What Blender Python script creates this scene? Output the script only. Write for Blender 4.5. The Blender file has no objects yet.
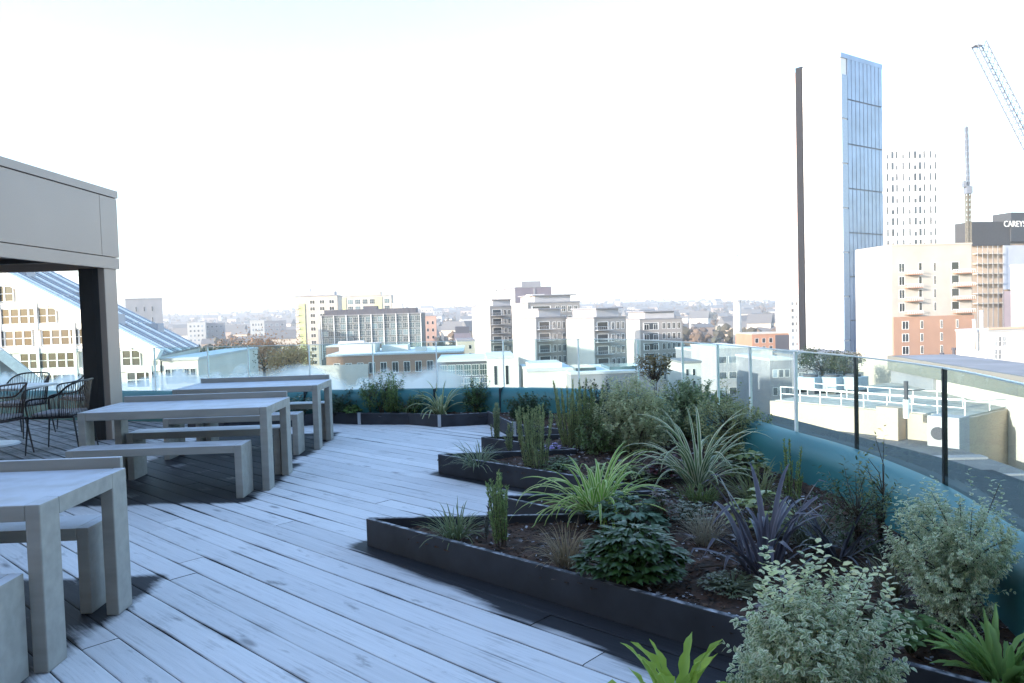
import bpy, bmesh, math, random
import numpy as np
from mathutils import Vector, Matrix, noise
random.seed(7); rng = np.random.default_rng(7)
scene = bpy.context.scene
col = scene.collection
R = math.radians

# ------------------------------------------------------------------ camera
W, H, F = 1024, 683, 760.0
PITCH, ROLL = 0.0397, 0.030
EYE = Vector((0, 0, 1.5))
fwd = Vector((0, math.cos(PITCH), -math.sin(PITCH)))
r0 = Vector((1, 0, 0)); u0 = Vector((0, math.sin(PITCH), math.cos(PITCH)))
rgt = math.cos(ROLL) * r0 - math.sin(ROLL) * u0
upv = math.sin(ROLL) * r0 + math.cos(ROLL) * u0
cam = bpy.data.cameras.new('camera'); camo = bpy.data.objects.new('camera', cam); col.objects.link(camo)
cam.sensor_width = 36; cam.lens = 36 * F / W; cam.clip_end = 20000; cam.clip_start = 0.05
m = Matrix((rgt, upv, -fwd)).transposed().to_4x4(); m.translation = EYE
camo.matrix_world = m
scene.camera = camo

def ray(px, py):
    return fwd + rgt * ((px - W / 2) / F) + upv * ((H / 2 - py) / F)
def at(px, py, Y):
    d = ray(px, py); return EYE + d * (Y / d.y)
def ground(px, py, z=0.0):
    d = ray(px, py); return EYE + d * ((z - EYE.z) / d.z)
def mpp(Y): return Y / F          # metres per pixel at depth Y

# ------------------------------------------------------------------ world, sun
SUN_EL, SUN_AZ = R(13), None
sdir = Vector((-0.86, -0.51, 0)).normalized()          # horizontal direction towards the sun
sun_vec = Vector((sdir.x * math.cos(SUN_EL), sdir.y * math.cos(SUN_EL), math.sin(SUN_EL)))
world = bpy.data.worlds.new('World'); scene.world = world; world.use_nodes = True
nt = world.node_tree; nt.nodes.clear()
wo = nt.nodes.new('ShaderNodeOutputWorld'); bg = nt.nodes.new('ShaderNodeBackground')
sky = nt.nodes.new('ShaderNodeTexSky'); sky.sky_type = 'NISHITA'; sky.sun_disc = False
sky.sun_elevation = SUN_EL; sky.sun_rotation = math.atan2(sdir.x, sdir.y)
sky.air_density = 1.0; sky.dust_density = 0.6; sky.ozone_density = 2.0
bg.inputs[1].default_value = 0.15
nt.links.new(sky.outputs[0], bg.inputs[0]); nt.links.new(bg.outputs[0], wo.inputs[0])
sl = bpy.data.lights.new('sun', 'SUN'); sl.energy = 2.5; sl.angle = R(0.5); sl.color = (1.0, 0.90, 0.79)
so = bpy.data.objects.new('sun', sl); col.objects.link(so)
so.rotation_euler = (-sun_vec).to_track_quat('-Z', 'Y').to_euler()
vs = scene.view_settings
scene.display_settings.display_device = 'sRGB'
vs.view_transform = 'Standard'; vs.look = 'None'; vs.gamma = 1; vs.exposure = 2.38; vs.use_curve_mapping = False

# ------------------------------------------------------------------ tagging
def tag(o, label=None, cat=None, group=None, kind=None):
    if label: o['label'] = label
    if cat: o['category'] = cat
    if group: o['group'] = group
    if kind: o['kind'] = kind
    return o
def empty(name, loc=(0, 0, 0), rz=0.0, label=None, cat=None, group=None):
    o = bpy.data.objects.new(name, None); col.objects.link(o)
    o.location = loc; o.rotation_euler = (0, 0, rz); o.empty_display_size = .2
    return tag(o, label, cat, group)
def children(o): return [c for c in bpy.data.objects if c.parent == o]
def copy_tree(o, parent=None, kids=None):
    c = o.copy(); col.objects.link(c)
    if parent: c.parent = parent
    for ch in (kids or children)(o): copy_tree(ch, c)
    return c

# ------------------------------------------------------------------ mesh builder
class MB:
    def __init__(s): s.v = []; s.f = []; s.mi = []; s.cols = None
    def face(s, pts, mi=0):
        n = len(s.v); s.v += [tuple(p) for p in pts]; s.f.append(tuple(range(n, n + len(pts)))); s.mi.append(mi)
    def box(s, a, b, mi=0, M=None):
        x0, y0, z0 = a; x1, y1, z1 = b; n = len(s.v)
        P = [(x0,y0,z0),(x1,y0,z0),(x1,y1,z0),(x0,y1,z0),(x0,y0,z1),(x1,y0,z1),(x1,y1,z1),(x0,y1,z1)]
        if M is not None: P = [tuple(M @ Vector(p)) for p in P]
        s.v += P
        for q in ((0,3,2,1),(4,5,6,7),(0,1,5,4),(1,2,6,5),(2,3,7,6),(3,0,4,7)):
            s.f.append(tuple(n + i for i in q)); s.mi.append(mi)
    def bar(s, p, q, w, h=None, mi=0):
        h = h or w; p = Vector(p); q = Vector(q); d = (q - p)
        L = d.length; M = Matrix.Translation(p) @ d.to_track_quat('X', 'Z').to_matrix().to_4x4()
        s.box((0, -w / 2, -h / 2), (L, w / 2, h / 2), mi, M)
    def prism(s, poly, z0, z1, mi=0, top_mi=None):
        n = len(s.v); k = len(poly)
        s.v += [(p[0], p[1], z0) for p in poly] + [(p[0], p[1], z1) for p in poly]
        for i in range(k):
            j = (i + 1) % k; s.f.append((n + i, n + j, n + k + j, n + k + i)); s.mi.append(mi)
        s.f.append(tuple(n + k + i for i in range(k))); s.mi.append(mi if top_mi is None else top_mi)
        s.f.append(tuple(n + i for i in reversed(range(k)))); s.mi.append(mi)
    def tube(s, path, r, seg=6, mi=0, cap=True):
        path = [Vector(p) for p in path]; n0 = len(s.v); k = len(path)
        rr = r if isinstance(r, (list, tuple)) else [r] * k
        up = Vector((0, 0, 1)); prev = None
        for i, p in enumerate(path):
            t = (path[min(i + 1, k - 1)] - path[max(i - 1, 0)]).normalized()
            a = prev if prev is not None else (up if abs(t.z) < .9 else Vector((1, 0, 0)))
            a = (a - t * a.dot(t)).normalized(); prev = a; b = t.cross(a)
            for j in range(seg):
                an = 2 * math.pi * j / seg
                s.v.append(tuple(p + (a * math.cos(an) + b * math.sin(an)) * rr[i]))
        for i in range(k - 1):
            for j in range(seg):
                jj = (j + 1) % seg
                s.f.append((n0 + i*seg + j, n0 + i*seg + jj, n0 + (i+1)*seg + jj, n0 + (i+1)*seg + j)); s.mi.append(mi)
        if cap:
            s.f.append(tuple(n0 + j for j in reversed(range(seg)))); s.mi.append(mi)
            s.f.append(tuple(n0 + (k-1)*seg + j for j in range(seg))); s.mi.append(mi)
    def sweep(s, path, prof, mi=0, closed_prof=True):
        """prof: list of (offset to the left-hand normal, z) swept along a plan path"""
        k = len(path); m_ = len(prof); n0 = len(s.v)
        for i, p in enumerate(path):
            t = (Vector(path[min(i+1,k-1)][:2]) - Vector(path[max(i-1,0)][:2])).normalized()
            nx, ny = -t.y, t.x
            for (o, z) in prof: s.v.append((p[0] + nx*o, p[1] + ny*o, z))
        for i in range(k - 1):
            for j in range(m_ if closed_prof else m_ - 1):
                jj = (j + 1) % m_
                s.f.append((n0+i*m_+j, n0+(i+1)*m_+j, n0+(i+1)*m_+jj, n0+i*m_+jj)); s.mi.append(mi)
        if closed_prof:
            s.f.append(tuple(n0 + j for j in range(m_))); s.mi.append(mi)
            s.f.append(tuple(n0 + (k-1)*m_ + j for j in reversed(range(m_)))); s.mi.append(mi)
    def build(s, name, mats, parent=None, smooth=False, bevel=0.0, fixn=False):
        me = bpy.data.meshes.new(name); me.from_pydata(s.v, [], s.f)
        if fixn:
            bm = bmesh.new(); bm.from_mesh(me); bmesh.ops.recalc_face_normals(bm, faces=bm.faces); bm.to_mesh(me); bm.free()
        mats = mats if isinstance(mats, (list, tuple)) else [mats]
        for q in mats: me.materials.append(q)
        if len(mats) > 1: me.polygons.foreach_set('material_index', s.mi)
        if smooth: me.polygons.foreach_set('use_smooth', [True] * len(s.f))
        if s.cols is not None:
            at_ = me.attributes.new('Col', 'FLOAT_COLOR', 'POINT')
            at_.data.foreach_set('color', np.asarray(s.cols, dtype=np.float32).ravel())
        me.update()
        o = bpy.data.objects.new(name, me); col.objects.link(o)
        if parent: o.parent = parent
        if bevel:
            b = o.modifiers.new('bevel', 'BEVEL'); b.width = bevel; b.segments = 2; b.limit_method = 'ANGLE'
        return o

# ------------------------------------------------------------------ materials
MATS = {}
def mat(name, c, rough=.6, metal=0.0, var=.12, scale=3.0, spec=.4, bump=0.0, c2=None, stretch=(1,1,1)):
    if name in MATS: return MATS[name]
    m_ = bpy.data.materials.new(name); m_.use_nodes = True; n = m_.node_tree; b = n.nodes['Principled BSDF']
    b.inputs['Roughness'].default_value = rough; b.inputs['Metallic'].default_value = metal
    b.inputs['Specular IOR Level'].default_value = spec
    tc = n.nodes.new('ShaderNodeTexCoord'); mp = n.nodes.new('ShaderNodeMapping'); mp.inputs['Scale'].default_value = stretch
    no = n.nodes.new('ShaderNodeTexNoise'); no.inputs['Scale'].default_value = scale; no.inputs['Detail'].default_value = 5
    n.links.new(tc.outputs['Object'], mp.inputs[0]); n.links.new(mp.outputs[0], no.inputs['Vector'])
    mx = n.nodes.new('ShaderNodeMix'); mx.data_type = 'RGBA'
    lo = tuple(x * (1 - var) for x in c); hi = tuple(min(1, x * (1 + var)) for x in (c2 or c))
    mx.inputs[6].default_value = (*lo, 1); mx.inputs[7].default_value = (*hi, 1)
    rp = n.nodes.new('ShaderNodeMapRange'); rp.inputs[1].default_value = .3; rp.inputs[2].default_value = .7
    n.links.new(no.outputs[0], rp.inputs[0]); n.links.new(rp.outputs[0], mx.inputs[0])
    n.links.new(mx.outputs[2], b.inputs['Base Color'])
    if bump:
        bp = n.nodes.new('ShaderNodeBump'); bp.inputs['Strength'].default_value = bump; bp.inputs['Distance'].default_value = .02
        n.links.new(no.outputs[0], bp.inputs['Height']); n.links.new(bp.outputs[0], b.inputs['Normal'])
    MATS[name] = m_; return m_

def add_frost(m_, color=(.62, .66, .72), amount=.9, scale=9.0, lo=.35, hi=.6, base=.6):
    """rime that settles on upward faces only"""
    n = m_.node_tree; b = n.nodes['Principled BSDF']
    src = b.inputs['Base Color'].links[0].from_socket
    g = n.nodes.new('ShaderNodeNewGeometry'); sp = n.nodes.new('ShaderNodeSeparateXYZ'); n.links.new(g.outputs['Normal'], sp.inputs[0])
    up = n.nodes.new('ShaderNodeMapRange'); up.inputs[1].default_value = .6; up.inputs[2].default_value = .95; n.links.new(sp.outputs[2], up.inputs[0])
    tc = n.nodes.new('ShaderNodeTexCoord'); no = n.nodes.new('ShaderNodeTexNoise'); no.inputs['Scale'].default_value = scale; no.inputs['Detail'].default_value = 6
    n.links.new(tc.outputs['Object'], no.inputs['Vector'])
    rp = n.nodes.new('ShaderNodeMapRange'); rp.inputs[1].default_value = lo; rp.inputs[2].default_value = hi; rp.inputs[4].default_value = amount; rp.inputs[3].default_value = amount * base
    n.links.new(no.outputs[0], rp.inputs[0])
    mu = n.nodes.new('ShaderNodeMath'); mu.operation = 'MULTIPLY'; n.links.new(up.outputs[0], mu.inputs[0]); n.links.new(rp.outputs[0], mu.inputs[1])
    mx = n.nodes.new('ShaderNodeMix'); mx.data_type = 'RGBA'; mx.inputs[7].default_value = (*color, 1)
    n.links.new(mu.outputs[0], mx.inputs[0]); n.links.new(src, mx.inputs[6]); n.links.new(mx.outputs[2], b.inputs['Base Color'])
    return m_

def leaf_mat(name, rough=.5, transl=.3):
    if name in MATS: return MATS[name]
    m_ = bpy.data.materials.new(name); m_.use_nodes = True; n = m_.node_tree; b = n.nodes['Principled BSDF']; out = n.nodes['Material Output']
    a = n.nodes.new('ShaderNodeAttribute'); a.attribute_name = 'Col'
    b.inputs['Roughness'].default_value = rough; b.inputs['Specular IOR Level'].default_value = .35
    t = n.nodes.new('ShaderNodeBsdfTranslucent'); mx = n.nodes.new('ShaderNodeMixShader'); mx.inputs[0].default_value = transl
    n.links.new(a.outputs['Color'], b.inputs['Base Color']); n.links.new(a.outputs['Color'], t.inputs[0])
    n.links.new(b.outputs[0], mx.inputs[1]); n.links.new(t.outputs[0], mx.inputs[2]); n.links.new(mx.outputs[0], out.inputs[0])
    MATS[name] = m_; return m_

def glass_mat(name, tint=(.86, .945, .935), mist=False, refl=1.0):
    m_ = bpy.data.materials.new(name); m_.use_nodes = True; n = m_.node_tree; n.nodes.clear()
    out = n.nodes.new('ShaderNodeOutputMaterial'); tr = n.nodes.new('ShaderNodeBsdfTransparent'); tr.inputs[0].default_value = (*tint, 1)
    gl = n.nodes.new('ShaderNodeBsdfGlossy'); gl.inputs['Roughness'].default_value = .02; gl.inputs[0].default_value = (refl, refl, refl, 1)
    fr = n.nodes.new('ShaderNodeFresnel'); fr.inputs[0].default_value = 1.45
    ge = n.nodes.new('ShaderNodeNewGeometry'); iv = n.nodes.new('ShaderNodeMath'); iv.operation = 'SUBTRACT'; iv.inputs[0].default_value = 1; n.links.new(ge.outputs['Backfacing'], iv.inputs[1])
    fm = n.nodes.new('ShaderNodeMath'); fm.operation = 'MULTIPLY'; n.links.new(fr.outputs[0], fm.inputs[0]); n.links.new(iv.outputs[0], fm.inputs[1])
    mx = n.nodes.new('ShaderNodeMixShader'); n.links.new(fm.outputs[0], mx.inputs[0]); n.links.new(tr.outputs[0], mx.inputs[1]); n.links.new(gl.outputs[0], mx.inputs[2])
    last = mx
    if mist:
        tc = n.nodes.new('ShaderNodeTexCoord'); sp = n.nodes.new('ShaderNodeSeparateXYZ'); n.links.new(tc.outputs['Object'], sp.inputs[0])
        no = n.nodes.new('ShaderNodeTexNoise'); no.inputs['Scale'].default_value = 1.5; no.inputs['Detail'].default_value = 3; n.links.new(tc.outputs['Object'], no.inputs['Vector'])
        # mist up to a wavy height
        ma = n.nodes.new('ShaderNodeMath'); ma.operation = 'MULTIPLY_ADD'; ma.inputs[1].default_value = .7; ma.inputs[2].default_value = .34
        n.links.new(no.outputs[0], ma.inputs[0])
        sb = n.nodes.new('ShaderNodeMath'); sb.operation = 'SUBTRACT'; n.links.new(ma.outputs[0], sb.inputs[0]); n.links.new(sp.outputs[2], sb.inputs[1])
        rp = n.nodes.new('ShaderNodeMapRange'); rp.inputs[1].default_value = -.02; rp.inputs[2].default_value = .10; rp.inputs[4].default_value = .52
        n.links.new(sb.outputs[0], rp.inputs[0])
        xr = n.nodes.new('ShaderNodeMapRange'); xr.inputs[1].default_value = -.2; xr.inputs[2].default_value = -1.3; n.links.new(sp.outputs[0], xr.inputs[0])
        mu = n.nodes.new('ShaderNodeMath'); mu.operation = 'MULTIPLY'; n.links.new(rp.outputs[0], mu.inputs[0]); n.links.new(xr.outputs[0], mu.inputs[1])
        df = n.nodes.new('ShaderNodeBsdfTranslucent'); df.inputs[0].default_value = (.9, .93, .95, 1)
        m2 = n.nodes.new('ShaderNodeMixShader'); n.links.new(mu.outputs[0], m2.inputs[0]); n.links.new(last.outputs[0], m2.inputs[1]); n.links.new(df.outputs[0], m2.inputs[2])
        last = m2
    n.links.new(last.outputs[0], out.inputs[0]); MATS[name] = m_; return m_

# ------------------------------------------------------------------ terrace outline
edge_ctrl = [(1.75, .9), (2.02, 2.2), (2.22, 3.3), (2.40, 4.3), (2.40, 5.4), (2.27, 6.2), (2.15, 7.0), (1.93, 8.1), (1.5, 9.3), (.85, 10.05),
             (-.14, 10.5), (-1.08, 10.68), (-2.0, 10.8), (-2.95, 10.95), (-3.9, 11.15), (-5.5, 11.6), (-8.5, 12.5), (-13, 13.8)]
def catmull(P, n=8):
    P = [Vector((*p, 0)) if len(p) == 2 else Vector(p) for p in P]; out = []
    for i in range(len(P) - 1):
        p0 = P[max(i-1, 0)]; p1 = P[i]; p2 = P[i+1]; p3 = P[min(i+2, len(P)-1)]
        for k in range(n):
            t = k / n
            out.append(.5 * ((2*p1) + (p2-p0)*t + (2*p0-5*p1+4*p2-p3)*t*t + (-p0+3*p1-3*p2+p3)*t**3))
    out.append(P[-1]); return out
edge = catmull(edge_ctrl, 8)
edge2 = [(p.x, p.y) for p in edge]
terr_poly = [(-13, -3.4), (1.75, -3.4)] + edge2
def inside_np(poly, X, Y):
    c = np.zeros(len(X), bool); j = len(poly) - 1
    for i in range(len(poly)):
        xi, yi = poly[i]; xj, yj = poly[j]
        if yi != yj: c ^= ((yi > Y) != (yj > Y)) & (X < (xj - xi) * (Y - yi) / (yj - yi) + xi)
        j = i
    return c
def inside(poly, x, y):
    c = False; n = len(poly); j = n - 1
    for i in range(n):
        xi, yi = poly[i]; xj, yj = poly[j]
        if (yi > y) != (yj > y) and x < (xj - xi) * (y - yi) / (yj - yi) + xi: c = not c
        j = i
    return c

# planters: saw-tooth outline in plan (left/front side, then the terrace edge)
A = ground(368, 518, .18); B = ground(497, 496, .18); Cc = ground(439, 454, .18); D = ground(482, 437, .18); E = ground(515, 424, .18)
Aend = ground(985, 683, .18)
def xy(v): return (v.x, v.y)
dA = (Vector(xy(Aend)) - Vector(xy(A))).normalized()
def along(p, y): return (p[0] + (y - p[1]) / dA.y * dA.x, y)
a_end = along(xy(A), 1.9)
BA = along(xy(B), A.y - .05); CB = along(xy(Cc), B.y + .02); DC = along(xy(D), Cc.y + .05); ED = along(xy(E), D.y + .03)
far_pts = [xy(ground(x, y, .16)) for x, y in ((488, 412.5), (440, 415), (408.5, 413), (360, 413), (331, 412))]
far_left = [(-3.2, 10.35), (-3.9, 10.2), (-4.5, 10.45)]
saw = [a_end, xy(A), BA, xy(B), CB, xy(Cc), DC, xy(D), ED, xy(E), far_pts[0]]
print('SAW', [(round(p[0],2), round(p[1],2)) for p in saw], 'FAR', far_pts)
FRONTS = [(xy(A), a_end), (xy(B), BA), (xy(Cc), CB), (xy(D), DC), (xy(E), ED)]

# tables: right end x, front y, z rot
TAB = [(-2.04, 3.22), (-2.15, 6.58), (-2.21, 8.55)]
BENCH = [(-2.10, 2.92), (-2.215, 3.88), (-2.29, 6.32), (-2.25, 7.24), (-2.36, 8.24), (-2.30, 9.22)]
TL, TD = 1.62, .78; BL, BD = 1.45, .28

# ------------------------------------------------------------------ deck
def seg_dist(px, py, a, b):
    ax, ay = a; bx, by = b; dx, dy = bx-ax, by-ay
    t = max(0, min(1, ((px-ax)*dx + (py-ay)*dy) / (dx*dx+dy*dy)))
    return math.hypot(px-ax-t*dx, py-ay-t*dy), t * math.hypot(dx, dy)
def rect_d(px, py, x0, x1, y0, y1):
    dx = max(x0-px, px-x1, 0); dy = max(y0-py, py-y1, 0); return math.hypot(dx, dy)
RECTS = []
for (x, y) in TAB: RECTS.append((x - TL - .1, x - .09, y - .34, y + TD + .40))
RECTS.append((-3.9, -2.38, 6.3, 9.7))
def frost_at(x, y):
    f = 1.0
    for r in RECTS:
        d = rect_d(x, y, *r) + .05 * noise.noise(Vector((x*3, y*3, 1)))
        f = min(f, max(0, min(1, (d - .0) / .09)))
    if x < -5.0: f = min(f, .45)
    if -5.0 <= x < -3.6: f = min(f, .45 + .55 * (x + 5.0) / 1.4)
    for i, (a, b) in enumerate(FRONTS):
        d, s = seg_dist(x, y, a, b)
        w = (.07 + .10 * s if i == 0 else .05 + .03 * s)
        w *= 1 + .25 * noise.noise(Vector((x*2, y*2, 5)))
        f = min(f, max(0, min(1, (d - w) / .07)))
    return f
def build_deck():
    d = Vector((dA.x, dA.y)); n = Vector((-d.y, d.x))
    pitch, bw = .166, .162
    V = []; Fc = []; C = []; T = []
    us = [0, .005, .016, .05, .112, .146, .157, .162]
    n_min, n_max = -13, 16
    rnd = random.Random(3)
    i = int(-12 / pitch)
    while i * pitch < 14:
        off = i * pitch; i += 1
        pts = []
        # scan along the board for the inside range
        ss = np.arange(-16, 16, .06)
        ins = ss[inside_np(terr_poly, d.x*ss + n.x*(off+bw/2), d.y*ss + n.y*(off+bw/2))]
        if not len(ins): continue
        s0, s1 = ins[0] - .15, ins[-1] + .06
        cuts = [s0]; s = s0 + rnd.uniform(2.0, 6.5)
        while s < s1 - .4: cuts.append(s); s += rnd.uniform(5.2, 6.6)
        cuts.append(s1)
        for a, b in zip(cuts[:-1], cuts[1:]):
            b -= .004; tone = rnd.random(); dz = rnd.uniform(-.0018, .0018); jit = rnd.uniform(-.0015, .0015)
            mid = d * ((a+b)/2) + n * off
            near = min(abs((d*sx + n*off).y - 3.5) for sx in (a, (a+b)/2, b)) < 9
            k = max(2, int((b - a) / (.05 if near else .12)) + 1); base = len(V)
            for q in range(k):
                s = a + (b - a) * q / (k - 1)
                for u in us:
                    p = d * s + n * (off + u + jit)
                    rnd_e = -.004 if u in (0, .162) else (-.0012 if u in (.005, .157) else 0)
                    V.append((p.x, p.y, dz + rnd_e))
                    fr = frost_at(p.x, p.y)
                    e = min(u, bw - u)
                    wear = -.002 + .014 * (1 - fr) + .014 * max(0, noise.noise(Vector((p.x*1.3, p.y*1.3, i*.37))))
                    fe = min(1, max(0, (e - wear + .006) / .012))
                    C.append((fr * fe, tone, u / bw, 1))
            m_ = len(us)
            for q in range(k - 1):
                for w in range(m_ - 1):
                    Fc.append((base+q*m_+w, base+(q+1)*m_+w, base+(q+1)*m_+w+1, base+q*m_+w+1))
            # side skirts
            for w in (0, m_ - 1):
                sb = len(V)
                for q in range(k):
                    x, y, z = V[base + q*m_ + w]; V.append((x, y, z - .03)); C.append((0, tone, 0, 1))
                for q in range(k - 1):
                    fa = (base+q*m_+w, base+(q+1)*m_+w, sb+q+1, sb+q)
                    Fc.append(fa if w else fa[::-1])
    mb = MB(); mb.v = V; mb.f = Fc; mb.mi = [0]*len(Fc); mb.cols = C
    m_ = bpy.data.materials.new('frosted_deck'); m_.use_nodes = True; nn = m_.node_tree; b = nn.nodes['Principled BSDF']
    L = nn.links.new
    at_ = nn.nodes.new('ShaderNodeAttribute'); at_.attribute_name = 'Col'; sp = nn.nodes.new('ShaderNodeSeparateColor'); L(at_.outputs['Color'], sp.inputs[0])
    tc = nn.nodes.new('ShaderNodeTexCoord')
    mp = nn.nodes.new('ShaderNodeMapping'); mp.vector_type = 'POINT'; mp.inputs['Rotation'].default_value = (0, 0, -math.atan2(d.y, d.x)); L(tc.outputs['Object'], mp.inputs[0])
    st = nn.nodes.new('ShaderNodeMapping'); st.inputs['Scale'].default_value = (1.2, 26, 1); L(mp.outputs[0], st.inputs[0])
    ad = nn.nodes.new('ShaderNodeVectorMath'); ad.operation = 'ADD'; L(st.outputs[0], ad.inputs[0])
    cb = nn.nodes.new('ShaderNodeCombineXYZ'); mul = nn.nodes.new('ShaderNodeMath'); mul.operation = 'MULTIPLY'; mul.inputs[1].default_value = 37; L(sp.outputs[1], mul.inputs[0]); L(mul.outputs[0], cb.inputs[0]); L(mul.outputs[0], cb.inputs[2]); L(cb.outputs[0], ad.inputs[1])
    gr = nn.nodes.new('ShaderNodeTexNoise'); gr.inputs['Scale'].default_value = 2.2; gr.inputs['Detail'].default_value = 7; gr.inputs['Roughness'].default_value = .65; gr.inputs['Distortion'].default_value = .6; L(ad.outputs[0], gr.inputs['Vector'])
    pat = nn.nodes.new('ShaderNodeTexNoise'); pat.inputs['Scale'].default_value = 2.6; pat.inputs['Detail'].default_value = 6; pat.inputs['Roughness'].default_value = .62; L(tc.outputs['Object'], pat.inputs['Vector'])
    # knots
    kn = nn.nodes.new('ShaderNodeTexVoronoi'); kn.inputs['Scale'].default_value = 1.0; ks = nn.nodes.new('ShaderNodeMapping'); ks.inputs['Scale'].default_value = (1.3, 4.6, 1); L(mp.outputs[0], ks.inputs[0]); L(ks.outputs[0], kn.inputs['Vector'])
    kr = nn.nodes.new('ShaderNodeMapRange'); kr.inputs[1].default_value = .05; kr.inputs[2].default_value = .12; L(kn.outputs['Distance'], kr.inputs[0])
    # wood
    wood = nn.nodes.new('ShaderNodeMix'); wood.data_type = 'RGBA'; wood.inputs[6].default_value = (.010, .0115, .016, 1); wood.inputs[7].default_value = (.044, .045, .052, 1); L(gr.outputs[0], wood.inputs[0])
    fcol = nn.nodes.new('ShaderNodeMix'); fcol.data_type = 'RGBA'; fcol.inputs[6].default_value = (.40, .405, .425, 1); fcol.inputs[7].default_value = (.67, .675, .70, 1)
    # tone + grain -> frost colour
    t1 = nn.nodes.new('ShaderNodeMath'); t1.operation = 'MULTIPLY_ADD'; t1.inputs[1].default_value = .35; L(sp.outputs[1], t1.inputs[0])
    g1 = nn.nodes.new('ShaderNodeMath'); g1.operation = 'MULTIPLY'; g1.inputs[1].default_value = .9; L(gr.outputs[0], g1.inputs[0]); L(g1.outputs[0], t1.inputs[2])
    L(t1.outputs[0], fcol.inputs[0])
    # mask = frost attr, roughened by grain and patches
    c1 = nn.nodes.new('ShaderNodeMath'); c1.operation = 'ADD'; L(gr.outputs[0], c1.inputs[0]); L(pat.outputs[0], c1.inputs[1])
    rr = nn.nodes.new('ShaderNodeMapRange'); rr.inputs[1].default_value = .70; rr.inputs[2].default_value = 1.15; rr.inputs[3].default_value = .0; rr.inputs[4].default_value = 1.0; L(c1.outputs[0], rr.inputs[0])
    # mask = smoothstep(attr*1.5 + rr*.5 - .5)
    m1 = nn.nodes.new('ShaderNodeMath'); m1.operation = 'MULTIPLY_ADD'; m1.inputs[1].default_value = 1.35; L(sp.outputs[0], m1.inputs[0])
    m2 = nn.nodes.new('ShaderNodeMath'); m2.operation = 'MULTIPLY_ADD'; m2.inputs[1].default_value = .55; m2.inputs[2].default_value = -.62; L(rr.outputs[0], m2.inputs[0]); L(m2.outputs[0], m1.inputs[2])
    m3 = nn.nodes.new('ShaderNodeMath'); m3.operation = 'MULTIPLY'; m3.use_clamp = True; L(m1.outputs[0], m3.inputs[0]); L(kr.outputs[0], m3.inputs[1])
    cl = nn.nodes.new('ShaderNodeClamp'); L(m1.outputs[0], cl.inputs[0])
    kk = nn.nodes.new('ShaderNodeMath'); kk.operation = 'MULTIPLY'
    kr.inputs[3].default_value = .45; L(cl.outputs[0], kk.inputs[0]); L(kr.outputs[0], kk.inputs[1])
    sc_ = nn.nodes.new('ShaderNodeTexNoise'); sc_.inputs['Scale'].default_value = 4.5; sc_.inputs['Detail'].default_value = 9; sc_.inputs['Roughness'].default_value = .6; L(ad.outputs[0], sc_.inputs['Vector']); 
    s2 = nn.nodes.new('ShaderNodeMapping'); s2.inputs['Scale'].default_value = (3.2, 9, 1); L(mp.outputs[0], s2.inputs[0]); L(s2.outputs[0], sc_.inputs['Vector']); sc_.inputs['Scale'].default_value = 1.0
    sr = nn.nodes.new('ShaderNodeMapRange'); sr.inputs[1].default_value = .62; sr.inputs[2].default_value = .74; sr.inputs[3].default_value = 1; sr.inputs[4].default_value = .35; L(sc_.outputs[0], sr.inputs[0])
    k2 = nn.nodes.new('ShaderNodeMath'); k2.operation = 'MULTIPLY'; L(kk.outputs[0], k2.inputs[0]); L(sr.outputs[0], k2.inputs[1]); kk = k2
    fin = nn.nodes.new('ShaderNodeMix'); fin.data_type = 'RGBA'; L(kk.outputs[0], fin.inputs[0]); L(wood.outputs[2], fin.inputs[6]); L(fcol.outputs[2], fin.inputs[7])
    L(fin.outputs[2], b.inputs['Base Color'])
    ro = nn.nodes.new('ShaderNodeMapRange'); ro.inputs[3].default_value = .6; ro.inputs[4].default_value = .8; L(kk.outputs[0], ro.inputs[0]); L(ro.outputs[0], b.inputs['Roughness'])
    b.inputs['Specular IOR Level'].default_value = .15
    bp = nn.nodes.new('ShaderNodeBump'); bp.inputs['Strength'].default_value = .25; bp.inputs['Distance'].default_value = .004; L(gr.outputs[0], bp.inputs['Height']); L(bp.outputs[0], b.inputs['Normal'])
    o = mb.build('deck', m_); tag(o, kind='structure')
    s = MB(); s.prism(terr_poly, -.35, -.04); so_ = s.build('deck_base', mat('subdeck', (.012, .012, .014), .9)); tag(so_, kind='structure')
build_deck()

# ------------------------------------------------------------------ planters and soil
m_plank = mat('planter_board', (.022, .024, .032), .7, var=.35, scale=5, stretch=(1, 1, 6), bump=.25)
m_strip = mat('corner_metal', (.45, .46, .48), .35, metal=.7)
m_soil = mat('soil', (.016, .008, .005), .95, var=.5, scale=14, bump=1.0, c2=(.050, .024, .014))
add_frost(m_soil, (.36, .37, .42), .5, 7, .60, .72, base=0)
m_frostcap = add_frost(mat('planter_board_top', (.022, .024, .032), .7, var=.35, scale=5), (.5, .52, .57), .7, 16, .46, .66, base=.05)
def board(name, p, q, parent, h=.18, t=.032, z0=.0):
    p = Vector((*p, 0)); q = Vector((*q, 0)); d = (q - p); L = d.length
    M = Matrix.Translation(p) @ Matrix.Rotation(math.atan2(d.y, d.x), 4, 'Z')
    b = MB(); b.box((0, -t/2, z0), (L, t/2, h), 0, M)
    return b.build(name, m_frostcap, parent, bevel=.004)
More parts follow.
